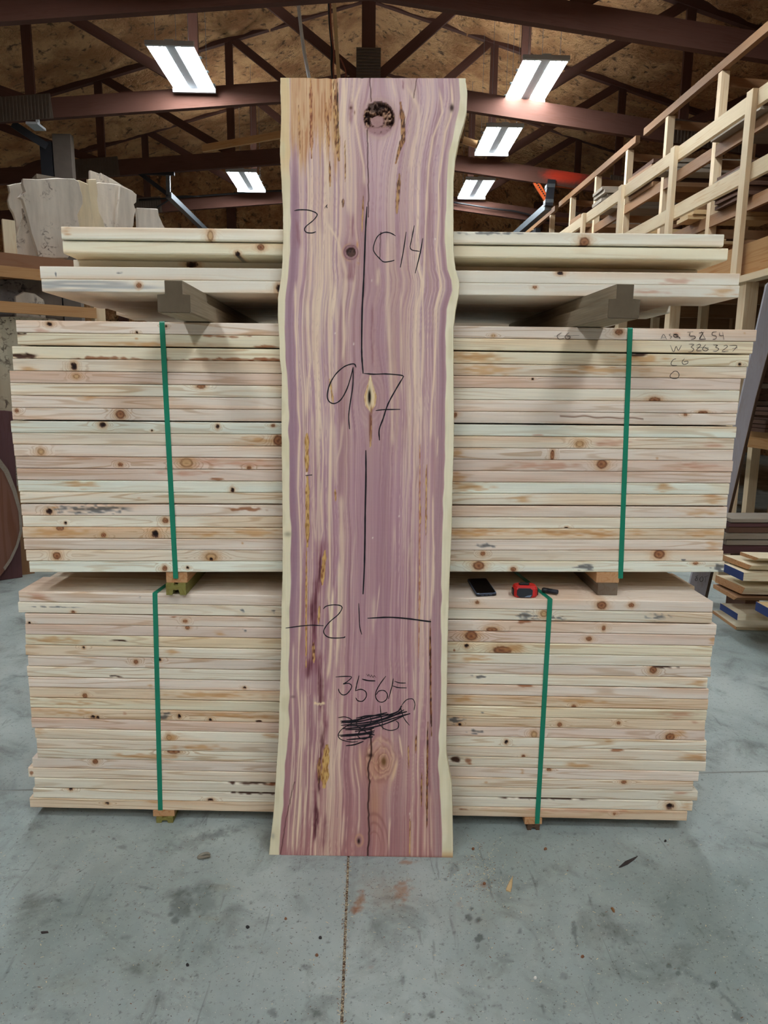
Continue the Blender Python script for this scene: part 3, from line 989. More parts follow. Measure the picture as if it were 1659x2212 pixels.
# tone, left end px, right end px, short description, features (px, height 0 top..1 bottom, rx, ry, kind)
UPPER = [
    ('P', 35, 1634, 'with crayon lettering at right', [(107, .3, 6, 4, 'd'), (85, .85, 16, 5, 'r'), (295, .9, 2.5, 2.5, 'd'), (359, .35, 2.5, 2.5, 'd'), (1337, .35, 8, 6, 'k'), (1460, .45, 8, 7, 'r'), (1608, .3, 5, 4, 's'), (1066, .8, 4, 3, 'o')]),
    ('Y', 38, 1626, 'with numbers at right', [(45, .1, 12, 3, 'b'), (295, .35, 4, 3, 's'), (320, .85, 120, 5, 's'), (480, .1, 60, 3, 'x'), (575, .9, 30, 3, 'x')]),
    ('Y', 27, 1617, 'with rusty bark along its lower edge', [(50, .8, 24, 6, 'b'), (230, .92, 60, 4, 'x'), (480, .92, 130, 4, 'x'), (575, .93, 40, 5, 'x'), (1030, .5, 60, 12, 's'), (1375, .12, 22, 5, 'b'), (1390, .4, 70, 12, 's'), (1598, .8, 3, 3, 'd')]),
    ('T', 28, 1612, 'with a black knot near its left end', [(159, .6, 6, 9, 'd'), (60, .8, 30, 6, 's'), (1060, .5, 70, 13, 's'), (1300, .4, 90, 10, 's')]),
    ('R', 21, 1599, 'plain pink', [(165, .4, 7, 5, 'o'), (1150, .2, 3, 2, 'd')]),
    ('C', 23, 1597, 'with a half knot near its lower right', [(435, .1, 9, 4, 'k'), (1415, .9, 12, 6, 'k')]),
    ('P', 25, 1594, 'with a red sliver at far right', [(1520, .95, 10, 4, 'k'), (190, .2, 20, 6, 's')]),
    ('P', 27, 1590, 'with a ringed knot and a long crack', [(260, .5, 9, 9, 'k'), (37, .25, 4, 4, 'k'), (283, .3, 3, 3, 's'), (983, .3, 4, 5, 'k'), (1300, .4, 95, 10, 'c'), (1480, .1, 4, 3, 'k')]),
    ('G', 24, 1590, 'pale greenish, below a dark gap', [(222, .28, 7, 6, 'd'), (470, .35, 4, 5, 'd'), (590, .25, 4, 3, 'k'), (328, .75, 2, 2, 'd'), (1165, .9, 12, 3, 'r')]),
    ('T', 27, 1585, 'with brown figure at the right', [(560, .5, 50, 9, 's'), (601, .5, 10, 11, 'k'), (1252, .6, 9, 7, 'o'), (1320, .5, 50, 9, 'r'), (1540, .6, 30, 8, 'r')]),
    ('P', 30, 1583, 'with a spike knot right of the slab', [(88, .6, 7, 7, 'o'), (1193, .6, 4, 12, 'k'), (985, .5, 20, 10, 's'), (1420, .8, 4, 4, 's')]),
    ('R', 34, 1583, 'reddish, with a big pale ringed knot', [(403, .45, 14, 11, 'o'), (450, .5, 40, 10, 'r'), (540, .5, 60, 8, 'r'), (260, .65, 5, 4, 'k'), (538, .85, 4, 4, 'k'), (1300, .35, 11, 10, 'k'), (1180, .5, 80, 10, 'r'), (1500, .5, 60, 8, 'r')]),
    ('R', 37, 1579, 'pink with a red dash beside the slab', [(465, .85, 18, 3, 'x'), (985, .6, 24, 12, 's'), (400, .3, 70, 6, 'r')]),
    ('G', 40, 1575, 'pale, with a tan blotch at right', [(180, .35, 34, 10, 's'), (502, .8, 4, 6, 'd'), (1435, .35, 24, 12, 's'), (1010, .4, 50, 12, 's')]),
    ('C', 44, 1571, 'plain cream, above a dark gap', [(300, .5, 5, 2, 's'), (1540, .4, 26, 12, 's'), (1130, .5, 30, 8, 's')]),
    ('P', 46, 1570, 'with a grey smudge at left', [(106, .65, 7, 7, 'd'), (195, .45, 72, 9, 'g'), (118, .3, 8, 6, 's'), (540, .4, 45, 5, 'x'), (1510, .5, 46, 10, 's')]),
    ('C', 49, 1569, 'with a small knot beside the green strap', [(357, .4, 6, 6, 'k'), (141, .65, 3, 3, 'd'), (1224, .95, 4, 3, 'd')]),
    ('O', 49, 1564, 'orange-stained, with a black knot', [(120, .5, 75, 14, 's'), (130, .1, 8, 5, 'k'), (335, .6, 8, 9, 'd'), (223, .7, 5, 5, 'k'), (450, .6, 30, 9, 's'), (550, .4, 60, 10, 's'), (1010, .4, 60, 10, 's'), (1220, .3, 200, 8, 's'), (1300, .6, 100, 6, 's'), (1520, .4, 50, 10, 's')]),
    ('P', 52, 1562, 'plain, third from the bottom', [(524, .4, 3, 4, 's'), (1050, .6, 20, 5, 'g'), (1540, .5, 20, 10, 's')]),
    ('T', 57, 1562, 'with two ringed knots', [(123, .5, 8, 8, 'k'), (456, .6, 13, 9, 'o'), (456, .82, 4, 4, 'd'), (1043, .3, 5, 5, 'k'), (1424, .35, 12, 10, 'k'), (1477, .95, 5, 4, 'g')]),
    ('G', 64, 1564, 'resting on the stickers', [(356, .65, 5, 6, 'k'), (405, .6, 3, 3, 'd'), (1034, .4, 12, 10, 'k'), (1109, .75, 6, 5, 'k'), (1262, .6, 22, 8, 'g'), (1552, .6, 16, 10, 'g'), (1502, .15, 6, 3, 'k')]),
]
LOWER = [
    ('P', 41, 1540, 'under the phone and tape measure', [(80, .5, 24, 9, 'r'), (303, .4, 6, 3, 'g'), (1300, .5, 10, 9, 'k'), (1364, .45, 6, 5, 'k'), (1031, .4, 4, 4, 'k')]),
    ('C', 40, 1538, 'cream, with grey smudges at right', [(120, .4, 50, 2, 'g'), (158, .85, 4, 3, 'k'), (525, .5, 6, 6, 'g'), (592, .5, 5, 6, 'g'), (1175, .35, 8, 8, 'o'), (1140, .6, 22, 8, 'g'), (1205, .7, 14, 5, 'g'), (1422, .5, 24, 8, 'g')]),
    ('P', 55, 1547, 'with a bark chip at its top edge', [(378, .08, 14, 3, 'x'), (63, .9, 3, 3, 'd'), (400, .5, 5, 4, 'k'), (1130, .06, 16, 4, 'x'), (1063, .85, 12, 6, 'k'), (1304, .5, 4, 6, 'k')]),
    ('R', 55, 1543, 'reddish, with a ringed knot right of the slab', [(405, .12, 5, 4, 'k'), (475, .7, 16, 8, 's'), (530, .3, 6, 4, 'g'), (1018, .4, 13, 11, 'k'), (1272, .5, 6, 5, 'k'), (1540, .5, 10, 9, 's')]),
    ('Y', 55, 1538, 'yellowish, with an orange swirl right of the slab', [(255, .45, 18, 2.5, 'b'), (130, .5, 70, 8, 's'), (1008, .35, 5, 5, 'd'), (1085, .7, 20, 9, 'k'), (1120, .5, 30, 9, 's'), (981, .8, 3, 5, 'x')]),
    ('C', 55, 1535, 'plain cream', [(181, .15, 3, 3, 'd'), (1010, .5, 50, 10, 's'), (372, .4, 14, 8, 's')]),
    ('P', 61, 1536, 'with a small ringed knot left of the strap', [(294, .4, 5, 5, 'k'), (345, .15, 4, 4, 'd'), (1411, .35, 8, 8, 'k'), (1440, .05, 26, 3, 'b')]),
    ('C', 59, 1528, 'with a dark sliver mark', [(250, .85, 14, 3, 'b'), (1035, .3, 16, 5, 'g'), (1510, .5, 24, 9, 's')]),
    ('P', 62, 1530, 'with a chip of bark above at right', [(325, .65, 7, 6, 's'), (528, .7, 4, 3, 'd'), (1135, .03, 14, 3, 'x')]),
    ('O', 64, 1529, 'orange-tan, with a dark pin knot at left', [(183, .75, 5, 6, 'k'), (450, .5, 120, 9, 's'), (1000, .4, 50, 10, 's'), (1240, .9, 5, 4, 'k'), (1250, .4, 70, 8, 's')]),
    ('Y', 65, 1526, 'strongly striped', [(150, .5, 60, 6, 's'), (1470, .5, 40, 10, 'r'), (1040, .6, 6, 2, 'g')]),
    ('O', 67, 1523, 'streaked brown with many pin knots', [(200, .8, 6, 4, 'd'), (210, .85, 4, 4, 'd'), (270, .4, 5, 4, 'r'), (355, .5, 12, 9, 'g'), (387, .55, 4, 5, 'd'), (454, .85, 4, 4, 'd'), (560, .9, 8, 3, 'b'), (150, .4, 70, 8, 's'), (500, .4, 90, 6, 's'), (985, .4, 18, 10, 'g'), (993, .85, 4, 4, 'd'), (1209, .65, 5, 5, 'k'), (1336, .4, 4, 4, 'k'), (1500, .2, 8, 5, 'r')]),
    ('R', 68, 1523, 'pink, with a dark spike knot far right', [(230, .2, 10, 3, 's'), (1154, .7, 7, 9, 'o'), (1448, .7, 10, 9, 'k'), (1470, .4, 20, 10, 's'), (1028, .5, 16, 6, 'g')]),
    ('C', 76, 1526, 'with an oval knot right of the left strap', [(85, .4, 16, 10, 's'), (365, .65, 6, 8, 'o'), (375, .5, 22, 10, 's'), (590, .3, 30, 6, 's'), (1094, .5, 4, 5, 'd'), (1314, .2, 12, 6, 's')]),
    ('T', 80, 1525, 'tan with an orange patch', [(430, .6, 60, 9, 's'), (1330, .1, 18, 3, 'x'), (1131, .85, 4, 3, 'k'), (1500, .5, 30, 10, 's')]),
    ('C', 81, 1524, 'with a black bark patch at the slab', [(375, .08, 14, 5, 'k'), (320, .6, 80, 8, 's'), (984, .3, 20, 10, 'b'), (1012, .4, 12, 8, 'x'), (1250, .6, 30, 8, 's')]),
    ('P', 70, 1509, 'with a brown knot at left', [(206, .25, 6, 6, 'k'), (1128, .4, 5, 8, 's'), (1185, .1, 5, 3, 'k')]),
    ('T', 61, 1497, 'jutting out at the left', [(68, .5, 5, 8, 'x'), (1347, .2, 6, 4, 'k'), (1050, .5, 4, 3, 's')]),
    ('C', 75, 1507, 'with black bark on its top edge', [(540, .06, 60, 4, 'b'), (590, .1, 20, 4, 'x'), (1470, .2, 16, 5, 'r')]),
    ('C', 72, 1496, 'with a black hole near its right end', [(545, .06, 70, 3, 'b'), (153, .05, 5, 3, 'd'), (455, .85, 7, 4, 'd'), (1170, .04, 90, 2.5, 'b'), (1447, .55, 9, 8, 'd'), (1485, .5, 14, 10, 's')]),
    ('O', 65, 1484, 'pinkish orange, just above the floor', [(232, .4, 5, 3, 'd'), (330, .2, 20, 4, 's'), (1005, .3, 14, 3, 'x'), (1327, .4, 3, 3, 'k'), (1260, .2, 220, 5, 'r')]),
]
UP_GAPS = {2: .0035, 8: .0035, 15: .0030}
LO_GAPS = {2: .0022, 8: .0015, 10: 0.001, 19: .0015}


def bundle(rows, plane, zr, gaps, word, depth=0.184):
    n = len(rows)
    pitch = (zr[1] - zr[0] - sum(gaps.values())) / n
    z = zr[1]
    out = []
    rear_mesh = None
    for i, (tone, pl, pr, desc, feats) in enumerate(rows):
        zb = z - pitch
        zm = (z + zb) / 2
        xl, xr = xsolve(pl, plane, zm), xsolve(pr, plane, zm)
        pos = ('%s board down in' % ORD[i]) if 0 < i < n - 1 else '%s board of' % ORD[i]
        ob = make_board('lumber_board', '%s the %s bundle, %s' % (pos, word, desc), 'front row of boards in the %s bundle' % word,
                        xl, xr, zb, zb, pitch - 0.0011, plane, depth, tone, feats, seed=i + (50 if word == 'lower' else 0))
        out.append((ob, xl, xr, zb, z))
        # the boards behind it in the same layer
        for k in range(1, 5):
            j = random.uniform(-0.02, 0.02)
            lab = 'board hidden behind the front row of the %s strapped bundle' % word
            if word == 'lower' and i == 0:
                lab = '%s board from the front on top of the lower bundle, in shade' % ['', 'second', 'third', 'fourth', 'fifth'][k]
            p2 = (plane[0] + k * (depth + 0.002), plane[1])
            make_board('lumber_board', lab, 'rear rows of boards in the %s bundle' % word, -1.16 + j, 1.16 + j + 0.03, zb, zb, pitch - 0.0011, p2, depth, random.choice('PCTRP'), (), seed=300 + i * 5 + k, detail=False)
        z = zb - gaps.get(i + 1, 0)
    return out


ub = bundle(UPPER, UP_PLANE, UP_Z, UP_GAPS, 'upper')
lb = bundle(LOWER, LO_PLANE, LO_Z, LO_GAPS, 'lower')


# --- loose pile on two timbers above the upper bundle
PP = (2.302, 0.012)


def zpile(px, py):
    return on_plane(px, py, (0, PP[0], 0), np.array([-PP[1], 1.0, 0]))


pt = 0.0385
zL, zR = float(zpile(90, 629.5)[2]), float(zpile(1596, 643)[2])
PILE = [  # from the bottom: left px, right px, tone, setback, round, desc, feats, python z offset
    (90, 1596, 'N', 0.0, 'bottom board of the loose pile, blue-grey stained at left', [(150, .25, 90, 7, 'h'), (220, .6, 150, 5, 'h'), (180, .85, 80, 4, 'h'), (300, .45, 5, 5, 'k'), (604, .6, 8, 8, 'd'), (1155, .3, 4, 3, 'k'), (1565, .5, 34, 12, 's'), (1400, .6, 60, 5, 'r')]),
    (86, 1597, 'N', 0.002, 'second board up in the loose pile, with a torn green tag', [(255, .5, 7, 3, 'g'), (1210, .15, 8, 4, 'd'), (1455, .7, 40, 8, 'r'), (120, .7, 2, 6, 'g')]),
    (128, 1561, 'N', 0.14, 'third board up in the loose pile, set back behind the others', [(390, .25, 13, 8, 'd')]),
    (134, 1573, 'V', 0.004, 'second board from the top of the loose pile, creamy yellow', [(563, .35, 7, 6, 'k'), (512, .9, 5, 5, 'd')]),
    (133, 1562, 'W', -0.004, 'top board of the loose pile, with a red-brown knot right of the slab', [(145, .4, 12, 10, 's'), (455, .6, 6, 11, 'o'), (1262, .75, 10, 9, 'k'), (1060, .1, 70, 4, 'g')]),
]
zoff = 0.0
for i, (pl, pr, tone, sb, lab, feats) in enumerate(PILE):
    zl, zr_ = zL + zoff, zR + zoff
    zm = (zl + zr_) / 2 + pt / 2
    xl, xr = xsolve(pl, PP, zm), xsolve(pr, PP, zm)
    dep = 0.235
    P_ = (PP[0], PP[1] + 0.035) if i == 2 else PP
    make_board('lumber_board', lab, 'front boards of the loose pile', xl, xr, zl, zr_, pt - 0.0008, P_, dep - sb - (0.05 if i == 2 else 0), tone, feats, seed=120 + i, mat='pile', setback=sb, round_=0.005 if i >= 3 else 0.003)
    for k in range(1, 5):
        q = 0.16 * k if i == 0 else 0.05 * random.random()
        lab2 = 'board hidden behind the front boards of the loose pile'
        if i == 0:
            lab2 = 'underside board of the loose pile, %s row back from the front' % ['', 'second', 'third', 'fourth', 'fifth'][k]
        make_board('lumber_board', lab2, 'rear boards of the loose pile', xl + (0.02 if i else [0, 0.0, 0.03, -0.02, 0.02][k]), xr - (0.02 if i else [0, 0.14, 0.02, 0.2, 0.05][k]), zl, zr_, pt - 0.0008 - (0.004 if i == 0 and k % 2 else 0),
                   (PP[0] + k * (dep + 0.002), PP[1]), dep, random.choice('PCTC') if i == 0 else 'N', (), seed=500 + i * 5 + k, detail=False)
    zoff += pt + (0.002 if i == 3 else 0)


# --- rabbeted grey timbers under the pile
def timber(pts_side, xa, ya, xb, yb, z0, z1, flip, label):
    a = np.array([xb - xa, yb - ya, 0.0])
    L = np.linalg.norm(a)
    a /= L
    s = np.array([a[1], -a[0], 0])
    w = 0.092
    h = z1 - z0
    st = h * 0.58
    prof = [(-w / 2 + .003, 0), (w / 2 - .003, 0), (w / 2, .003), (w / 2, st - .002), (w * 0.27, st), (w * 0.27, h), (-w * 0.26, h), (-w * 0.26, st), (-w / 2, st - .002), (-w / 2, .003)]
    mb = MB()
    mb.extrude(np.array([xa, ya, z0]), a, s, np.array([0, 0, 1.0]), prof, L)
    ob = mb.build('timber', M['timber'], None, (xa, ya, z0), label=label, cat='timber', group='timbers under the loose pile')
    mb = MB()
    mb.extrude(np.array([xa, ya, z0]) - a * 0.003, a, s, np.array([0, 0, 1.0]), [(x * .985, .0015 + y * .97) for x, y in prof], 0.0028)
    mb.build('sawn_end', M['timber_end'], ob, label='rough dark sawn end')
    return ob


ztop = UP_Z[1]
pa = aty(376, 655, 2.03)
zat = lambda x: zL + (zR - zL) * (x + 1.13) / 2.36 - 0.0022
timber(None, pa[0], pa[1], pa[0] + 0.02, 3.3, ztop + 0.0015, zat(pa[0]), False, 'grey rabbeted timber under the left half of the loose pile')
pb = aty(1348, 655, 2.03)
timber(None, pb[0], pb[1], pb[0] - 0.05, 3.3, ztop + 0.0015, zat(pb[0]), True, 'grey rabbeted timber under the right half of the loose pile')


# --- stickers between and below the bundles
def sticker(px, plane, z0, z1, w, depth, mat, label, groove=False, fx=0.0, front=0.0):
    zm = (z0 + z1) / 2
    x = xsolve(px, plane, zm)
    y = plane[0] + plane[1] * x + front
    h = z1 - z0
    if groove:
        prof = [(-w / 2, 0), (-w * .2, 0), (-w * .14, h * .45), (w * .14, h * .45), (w * .2, 0), (w / 2, 0), (w / 2, h), (w * .12, h), (w * .08, h * .82), (-w * .08, h * .82), (-w * .12, h), (-w / 2, h)]
    else:
        prof = [(-w / 2, 0), (w / 2, 0), (w / 2, h), (-w / 2, h)]
    mb = MB()
    mb.extrude(np.array([x, y, z0]), np.array([fx, math.sqrt(1 - fx * fx), 0]), np.array([math.sqrt(1 - fx * fx), -fx, 0]), np.array([0, 0, 1.0]), prof, depth)
    mb.build('sticker', M[mat], None, (x, y, z0), label=label, cat='spacer', group='stickers under the bundles')


zt = LO_Z[1] + 0.0006
sticker(381, UP_PLANE, zt + 0.041, UP_Z[0] - 0.0004, 0.070, 0.93, 'stick', 'upper left spacer stick of pale wood, directly under the upper bundle', front=0.004)
sticker(381, UP_PLANE, zt, zt + 0.0405, 0.066, 0.93, 'stick_green', 'greenish grooved spacer stick at left, lying on the lower bundle', True, front=-0.006)
sticker(1313, UP_PLANE, zt + 0.041, UP_Z[0] - 0.0004, 0.078, 0.93, 'stick', 'orange spacer stick at right, directly under the upper bundle', fx=0.02, front=0.0)
sticker(1310, UP_PLANE, zt, zt + 0.0405, 0.068, 0.93, 'stick_grey', 'grey chamfered spacer stick at right, lying on the lower bundle', fx=0.02, front=-0.012)
zb_ = LO_Z[0]
sticker(354, LO_PLANE, 0.0225, zb_ - 0.0004, 0.076, 0.93, 'stick', 'pale spacer stick under the lower bundle at left', front=-0.002)
sticker(357, LO_PLANE, 0.0, 0.0220, 0.060, 0.93, 'stick_green', 'greenish grooved spacer stick on the floor at left', True, front=-0.008)
sticker(1152, LO_PLANE, 0.0225, zb_ - 0.0004, 0.062, 0.93, 'stick', 'orange spacer stick under the lower bundle at right', front=-0.002)
sticker(1152, LO_PLANE, 0.0, 0.0220, 0.044, 0.93, 'bark_strip', 'dark spacer stick on the floor at right', True, front=-0.004)


# --- green straps
def strap(front_px, plane, ztop, zbot, top_dx, label):
    """flat band up the front, over the top and back down behind the bundle"""
    w = 0.0165
    x0 = xsolve(front_px[0], plane, ztop)
    x1 = xsolve(front_px[1], plane, zbot)
    path = []
    off = 0.0022
    Y = lambda x: plane[0] + plane[1] * x - off
    zs = np.linspace(zbot, ztop - 0.004, 24)
    for z in zs:
        x = x1 + (x0 - x1) * (z - zbot) / (ztop - zbot)
        path.append((np.array([x, Y(x), z]), np.array([0, -1.0, 0])))
    path.append((np.array([x0, Y(x0) + 0.0012, ztop + 0.0005]), np.array([0, -.7, .7])))
    path.append((np.array([x0 + top_dx * 0.006, Y(x0) + 0.008, ztop + 0.0013]), np.array([0, 0, 1.0])))
    path.append((np.array([x0 + top_dx, Y(x0) + 0.94, ztop + 0.0013]), np.array([0, 0, 1.0])))
    path.append((np.array([x0 + top_dx, Y(x0) + 0.946, ztop - 0.004]), np.array([0, 1.0, 0])))
    path.append((np.array([x1 + top_dx, Y(x0) + 0.946, zbot]), np.array([0, 1.0, 0])))
    path.append((np.array([x1 + top_dx, Y(x0) + 0.935, zbot - 0.0022]), np.array([0, 0, -1.0])))
    vs, fs = [], []
    for (p, n) in path:
        for sx in (-w / 2, w / 2):
            vs.append(p + np.array([sx, 0, 0]))
        for sx in (w / 2, -w / 2):
            vs.append(p + np.array([sx, 0, 0]) - n * 0.0009)
    for i in range(len(path) - 1):
        for k in range(4):
            a, b = i * 4 + k, i * 4 + (k + 1) % 4
            fs.append((a, b, b + 4, a + 4))
    fs.append((3, 2, 1, 0))
    q = (len(path) - 1) * 4
    fs.append((q, q + 1, q + 2, q + 3))
    mb = MB()
    mb.add(vs, fs)
    mb.build('strap', M['strap'], None, (x1, Y(x1), zbot), label=label, cat='strap', group='green plastic straps around the bundles')


strap((350, 380), UP_PLANE, UP_Z[1], UP_Z[0] - 0.022, 0.08, 'green plastic strap on the left half of the upper bundle')
strap((1361, 1340), UP_PLANE, UP_Z[1], UP_Z[0] - 0.022, -0.06, 'green plastic strap on the right half of the upper bundle')
strap((335, 347), LO_PLANE, LO_Z[1], 0.024, 0.10, 'green plastic strap on the left half of the lower bundle')
strap((1188, 1160), LO_PLANE, LO_Z[1], 0.024, -0.12, 'green plastic strap on the right half of the lower bundle, by the tape measure')


# ================================================================== THE CEDAR SLAB
SB0, SB1 = atz(583, 1847, 0), atz(977, 1853, 0)
SN_t = np.array([0.0, 2.282, 2.458])
_e1 = SB1 - SB0
_e2 = SN_t - (SB0 + SB1) / 2
SN = np.cross(_e1, _e2)
SN = SN / np.linalg.norm(SN)
if SN[1] > 0:
    SN = -SN
EDGE_L = [(150, 606), (168, 606), (200, 606), (239, 608), (331, 605), (385, 608), (460, 612), (523, 612), (589, 609), (642, 601), (680, 600.5), (744, 604), (777, 605), (807, 609), (896, 608.5), (978, 609), (1055, 610), (1159, 611), (1237, 610.6), (1315, 608.5), (1420, 607.5), (1510, 604), (1587, 602.5), (1639, 599), (1691, 595.5), (1756, 591.5), (1808, 585.5), (1847, 581.5), (1870, 581)]
EDGE_R = [(150, 1005), (172, 1005.5), (201, 1009), (239, 1007), (265, 1002), (300, 991), (340, 983), (385, 979), (460, 978.6), (541, 979), (582, 983.7), (605, 991), (618, 992), (634, 990.5), (668, 983.7), (706, 979), (820, 979), (900, 980), (978, 979), (1055, 976.6), (1159, 974.5), (1237, 971), (1289, 969), (1392, 966), (1432, 965.5), (1535, 964), (1626, 963.5), (1668, 970), (1691, 975), (1756, 977), (1850, 978), (1870, 978)]
SAP_L = [(150, 625), (265, 625.6), (345, 625.6), (424, 627.5), (541, 626.5), (597, 623), (650, 616.6), (706, 616), (769, 618), (845, 623), (959, 624), (1081, 626), (1159, 629), (1237, 628.7), (1315, 626), (1418, 624.6), (1510, 624.6), (1587, 623.5), (1652, 616), (1704, 613.7), (1756, 610), (1808, 606), (1870, 601)]
SAP_R = [(150, 992), (172, 992.5), (212, 995), (239, 991), (265, 983), (300, 976.5), (331, 970), (385, 964.6), (460, 962), (523, 962), (582, 967), (605, 975), (627, 976), (668, 965), (744, 962), (820, 963), (959, 961), (1107, 957), (1211, 954.5), (1315, 953), (1418, 952), (1510, 951.5), (1613, 947), (1665, 947), (1717, 950.7), (1769, 953), (1870, 955)]


def cur(tab, y):
    a = np.array(tab, float)
    return np.interp(y, a[:, 0], a[:, 1])


NXS, NYS = 300, 640
ytop = 168.0
yy = np.linspace(1, 0, NYS + 1)
S, Tt = np.meshgrid(np.linspace(0, 1, NXS + 1), yy)          # rows from bottom to top
ybot = 1847 + 6.0 * S
PYs = ytop + 1.0 * S + (ybot - ytop - 1.0 * S) * Tt
jag = 0.7 * (noise2(PYs / 7, 0 * PYs + 3, 60) - 0.5)
Lx, Rx = cur(EDGE_L, PYs) + jag, cur(EDGE_R, PYs) - jag
PXs = Lx + (Rx - Lx) * S
# broken notches in the top edge
notch = 2.2 * np.exp(-((PXs - 716) / 6) ** 2) + 2.0 * np.exp(-((PXs - 725) / 4) ** 2) + 1.2 * np.exp(-((PXs - 782) / 3) ** 2) + 1.5 * np.exp(-((PXs - 690) / 12) ** 2)
PYs = PYs + notch * np.clip((0.02 - Tt) / 0.02, 0, 1)
px, py = PXs, PYs


def slabpaint(px, py):
    c = np.zeros(px.shape + (3,))
    depth = np.zeros(px.shape)
    K = np.array([178, 140, 138.])
    # heartwood: pinker above, redder and deeper towards the butt
    ys = [168, 400, 700, 1000, 1300, 1600, 1850]
    hw = np.array([(206, 174, 178), (199, 166, 170), (192, 157, 164), (189, 150, 159), (184, 142, 151), (181, 133, 138), (178, 122, 118)], float)
    for i in range(3):
        c[..., i] = np.interp(py, ys, hw[:, i])

    def put(mk, col, a=1.0):
        nonlocal c
        k = np.clip(mk * a, 0, 1)[..., None]
        c = c * (1 - k) + np.array(col, float) * k

    # grain co-ordinate: follows both edges, bends round the knots
    cl, cr = cur(SAP_L, py), cur(SAP_R, py)
    w = (px - cl) / (cr - cl) * 340.0
    for (kx, ky, amp, wx, hy) in [(818, 258, 30, 55, 75), (758, 546, 14, 26, 40), (800, 862, 22, 34, 62), (818, 1645, 22, 40, 60), (775, 1815, 8, 14, 34), (740, 265, 2, 10, 30), (978, 235, 5, 10, 20), (805, 1545, 10, 60, 120)]:
        dx, dy = px - kx, py - ky
        w = w - amp * np.tanh(dx / (wx * 0.45)) * np.exp(-np.abs(dx) / wx) * np.exp(-(dy / hy) ** 2)
    w = w + 3.0 * (noise2(px * 0 + 5 + py / 90, w / 60, 61) - 0.5) + 1.6 * (noise2(py / 33, w / 25, 62) - 0.5)
    yv = py / 420.0
    n1 = noise2(w / 2.0, yv * 1.3, 63)
    n2 = noise2(w / 4.6, yv + 3, 64)
    n3 = noise2(w / 11.0, yv + 7, 65)
    n4 = noise2(w / 30.0, yv * 0.7 + 2, 66)
    u = (px - cl) / (cr - cl)
    # more cream streaks on the left third and at the right, calm purple heart in the middle
    dens = np.interp(u, [0, .06, .12, .30, .42, .50, .58, .70, .80, .9, 1.0], [.2, .35, .95, 1.0, .8, .25, .2, .6, .75, .7, .3])
    dens = dens * np.interp(py, [168, 300, 600, 1000, 1400, 1850], [.6, .9, 1.0, .95, .8, .75])
    calm = np.exp(-((px - 800) / 62) ** 2) * sstep(880, 1050, py)
    dens = dens * (1 - .8 * calm)
    stv = n1 * 0.25 + n2 * 0.4 + n3 * 0.35
    put(sstep(0.47, 0.66, stv) * dens, (232, 206, 180), 0.86)
    n6 = noise2(w / 6.5, yv * 0.9 + 11, 163)
    n7 = noise2(w / 3.4, yv * 1.1 + 17, 164)
    put(np.exp(-((n6 - .5) / .055) ** 2) * np.clip(dens + .15, 0, 1), (240, 218, 190), 0.9)
    put(np.exp(-((n7 - .42) / .06) ** 2) * np.clip(dens + .1, 0, 1), (234, 206, 184), 0.6)
    put(np.exp(-((n7 - .68) / .05) ** 2), (140, 92, 100), 0.35)
    put(sstep(0.55, 0.8, n4) * np.interp(u, [0, .2, .45, .6, 1], [.3, .8, .5, .1, .4]), (216, 184, 160), 0.45)
    put(sstep(0.45, 0.2, stv), (138, 92, 98), 0.42)
    put(sstep(0.5, 0.25, n4) * (1 - dens * 0.5), (150, 108, 116), 0.35)
    put(sstep(0.60, 0.8, n1) * sstep(.4, .6, n3), (232, 206, 184), 0.30)
    # soft tan flush down the right of the heart
    put(np.exp(-((px - 845) / 40) ** 2) * sstep(480, 600, py) * sstep(1100, 800, py) * n3, (205, 168, 140), 0.6)
    # purple margin under the left sapwood
    put(np.exp(-((px - cl - 8) / 10) ** 2) * sstep(330, 430, py) * sstep(1500, 1200, py), (150, 116, 132), 0.65)
    put(np.exp(-((px - cr + 8) / 12) ** 2) * sstep(450, 800, py), (152, 116, 124), 0.5)
    put(np.exp(-((px - 800) / 46) ** 2) * sstep(350, 620, py) * sstep(1500, 1150, py), (160, 118, 128), 0.45)

    fib = noise2(px / 1.7, py / 36, 167)

    def streak(pts, wd, col, a, rag=0.0):
        p = np.array(pts, float)
        x = np.interp(py, p[:, 1], p[:, 0])
        if rag:
            x = x + rag * (noise2(py / 6, 0 * py, 67) - 0.5) * 2
        y0, y1 = p[0, 1], p[-1, 1]
        t = min(30, (y1 - y0) * 0.3)
        ww = wd * (0.6 + 0.8 * noise2(py / 40, 0 * py + p[0, 0], 68))
        mk = np.exp(-((px - x) / ww) ** 2) * sstep(y0 - 2, y0 + t, py) * sstep(y1 + 2, y1 - t, py)
        if rag:
            mk = mk * (0.35 + 0.65 * sstep(.3, .6, fib))
        put(mk, col, a)
        return mk

    CR = (236, 212, 184)
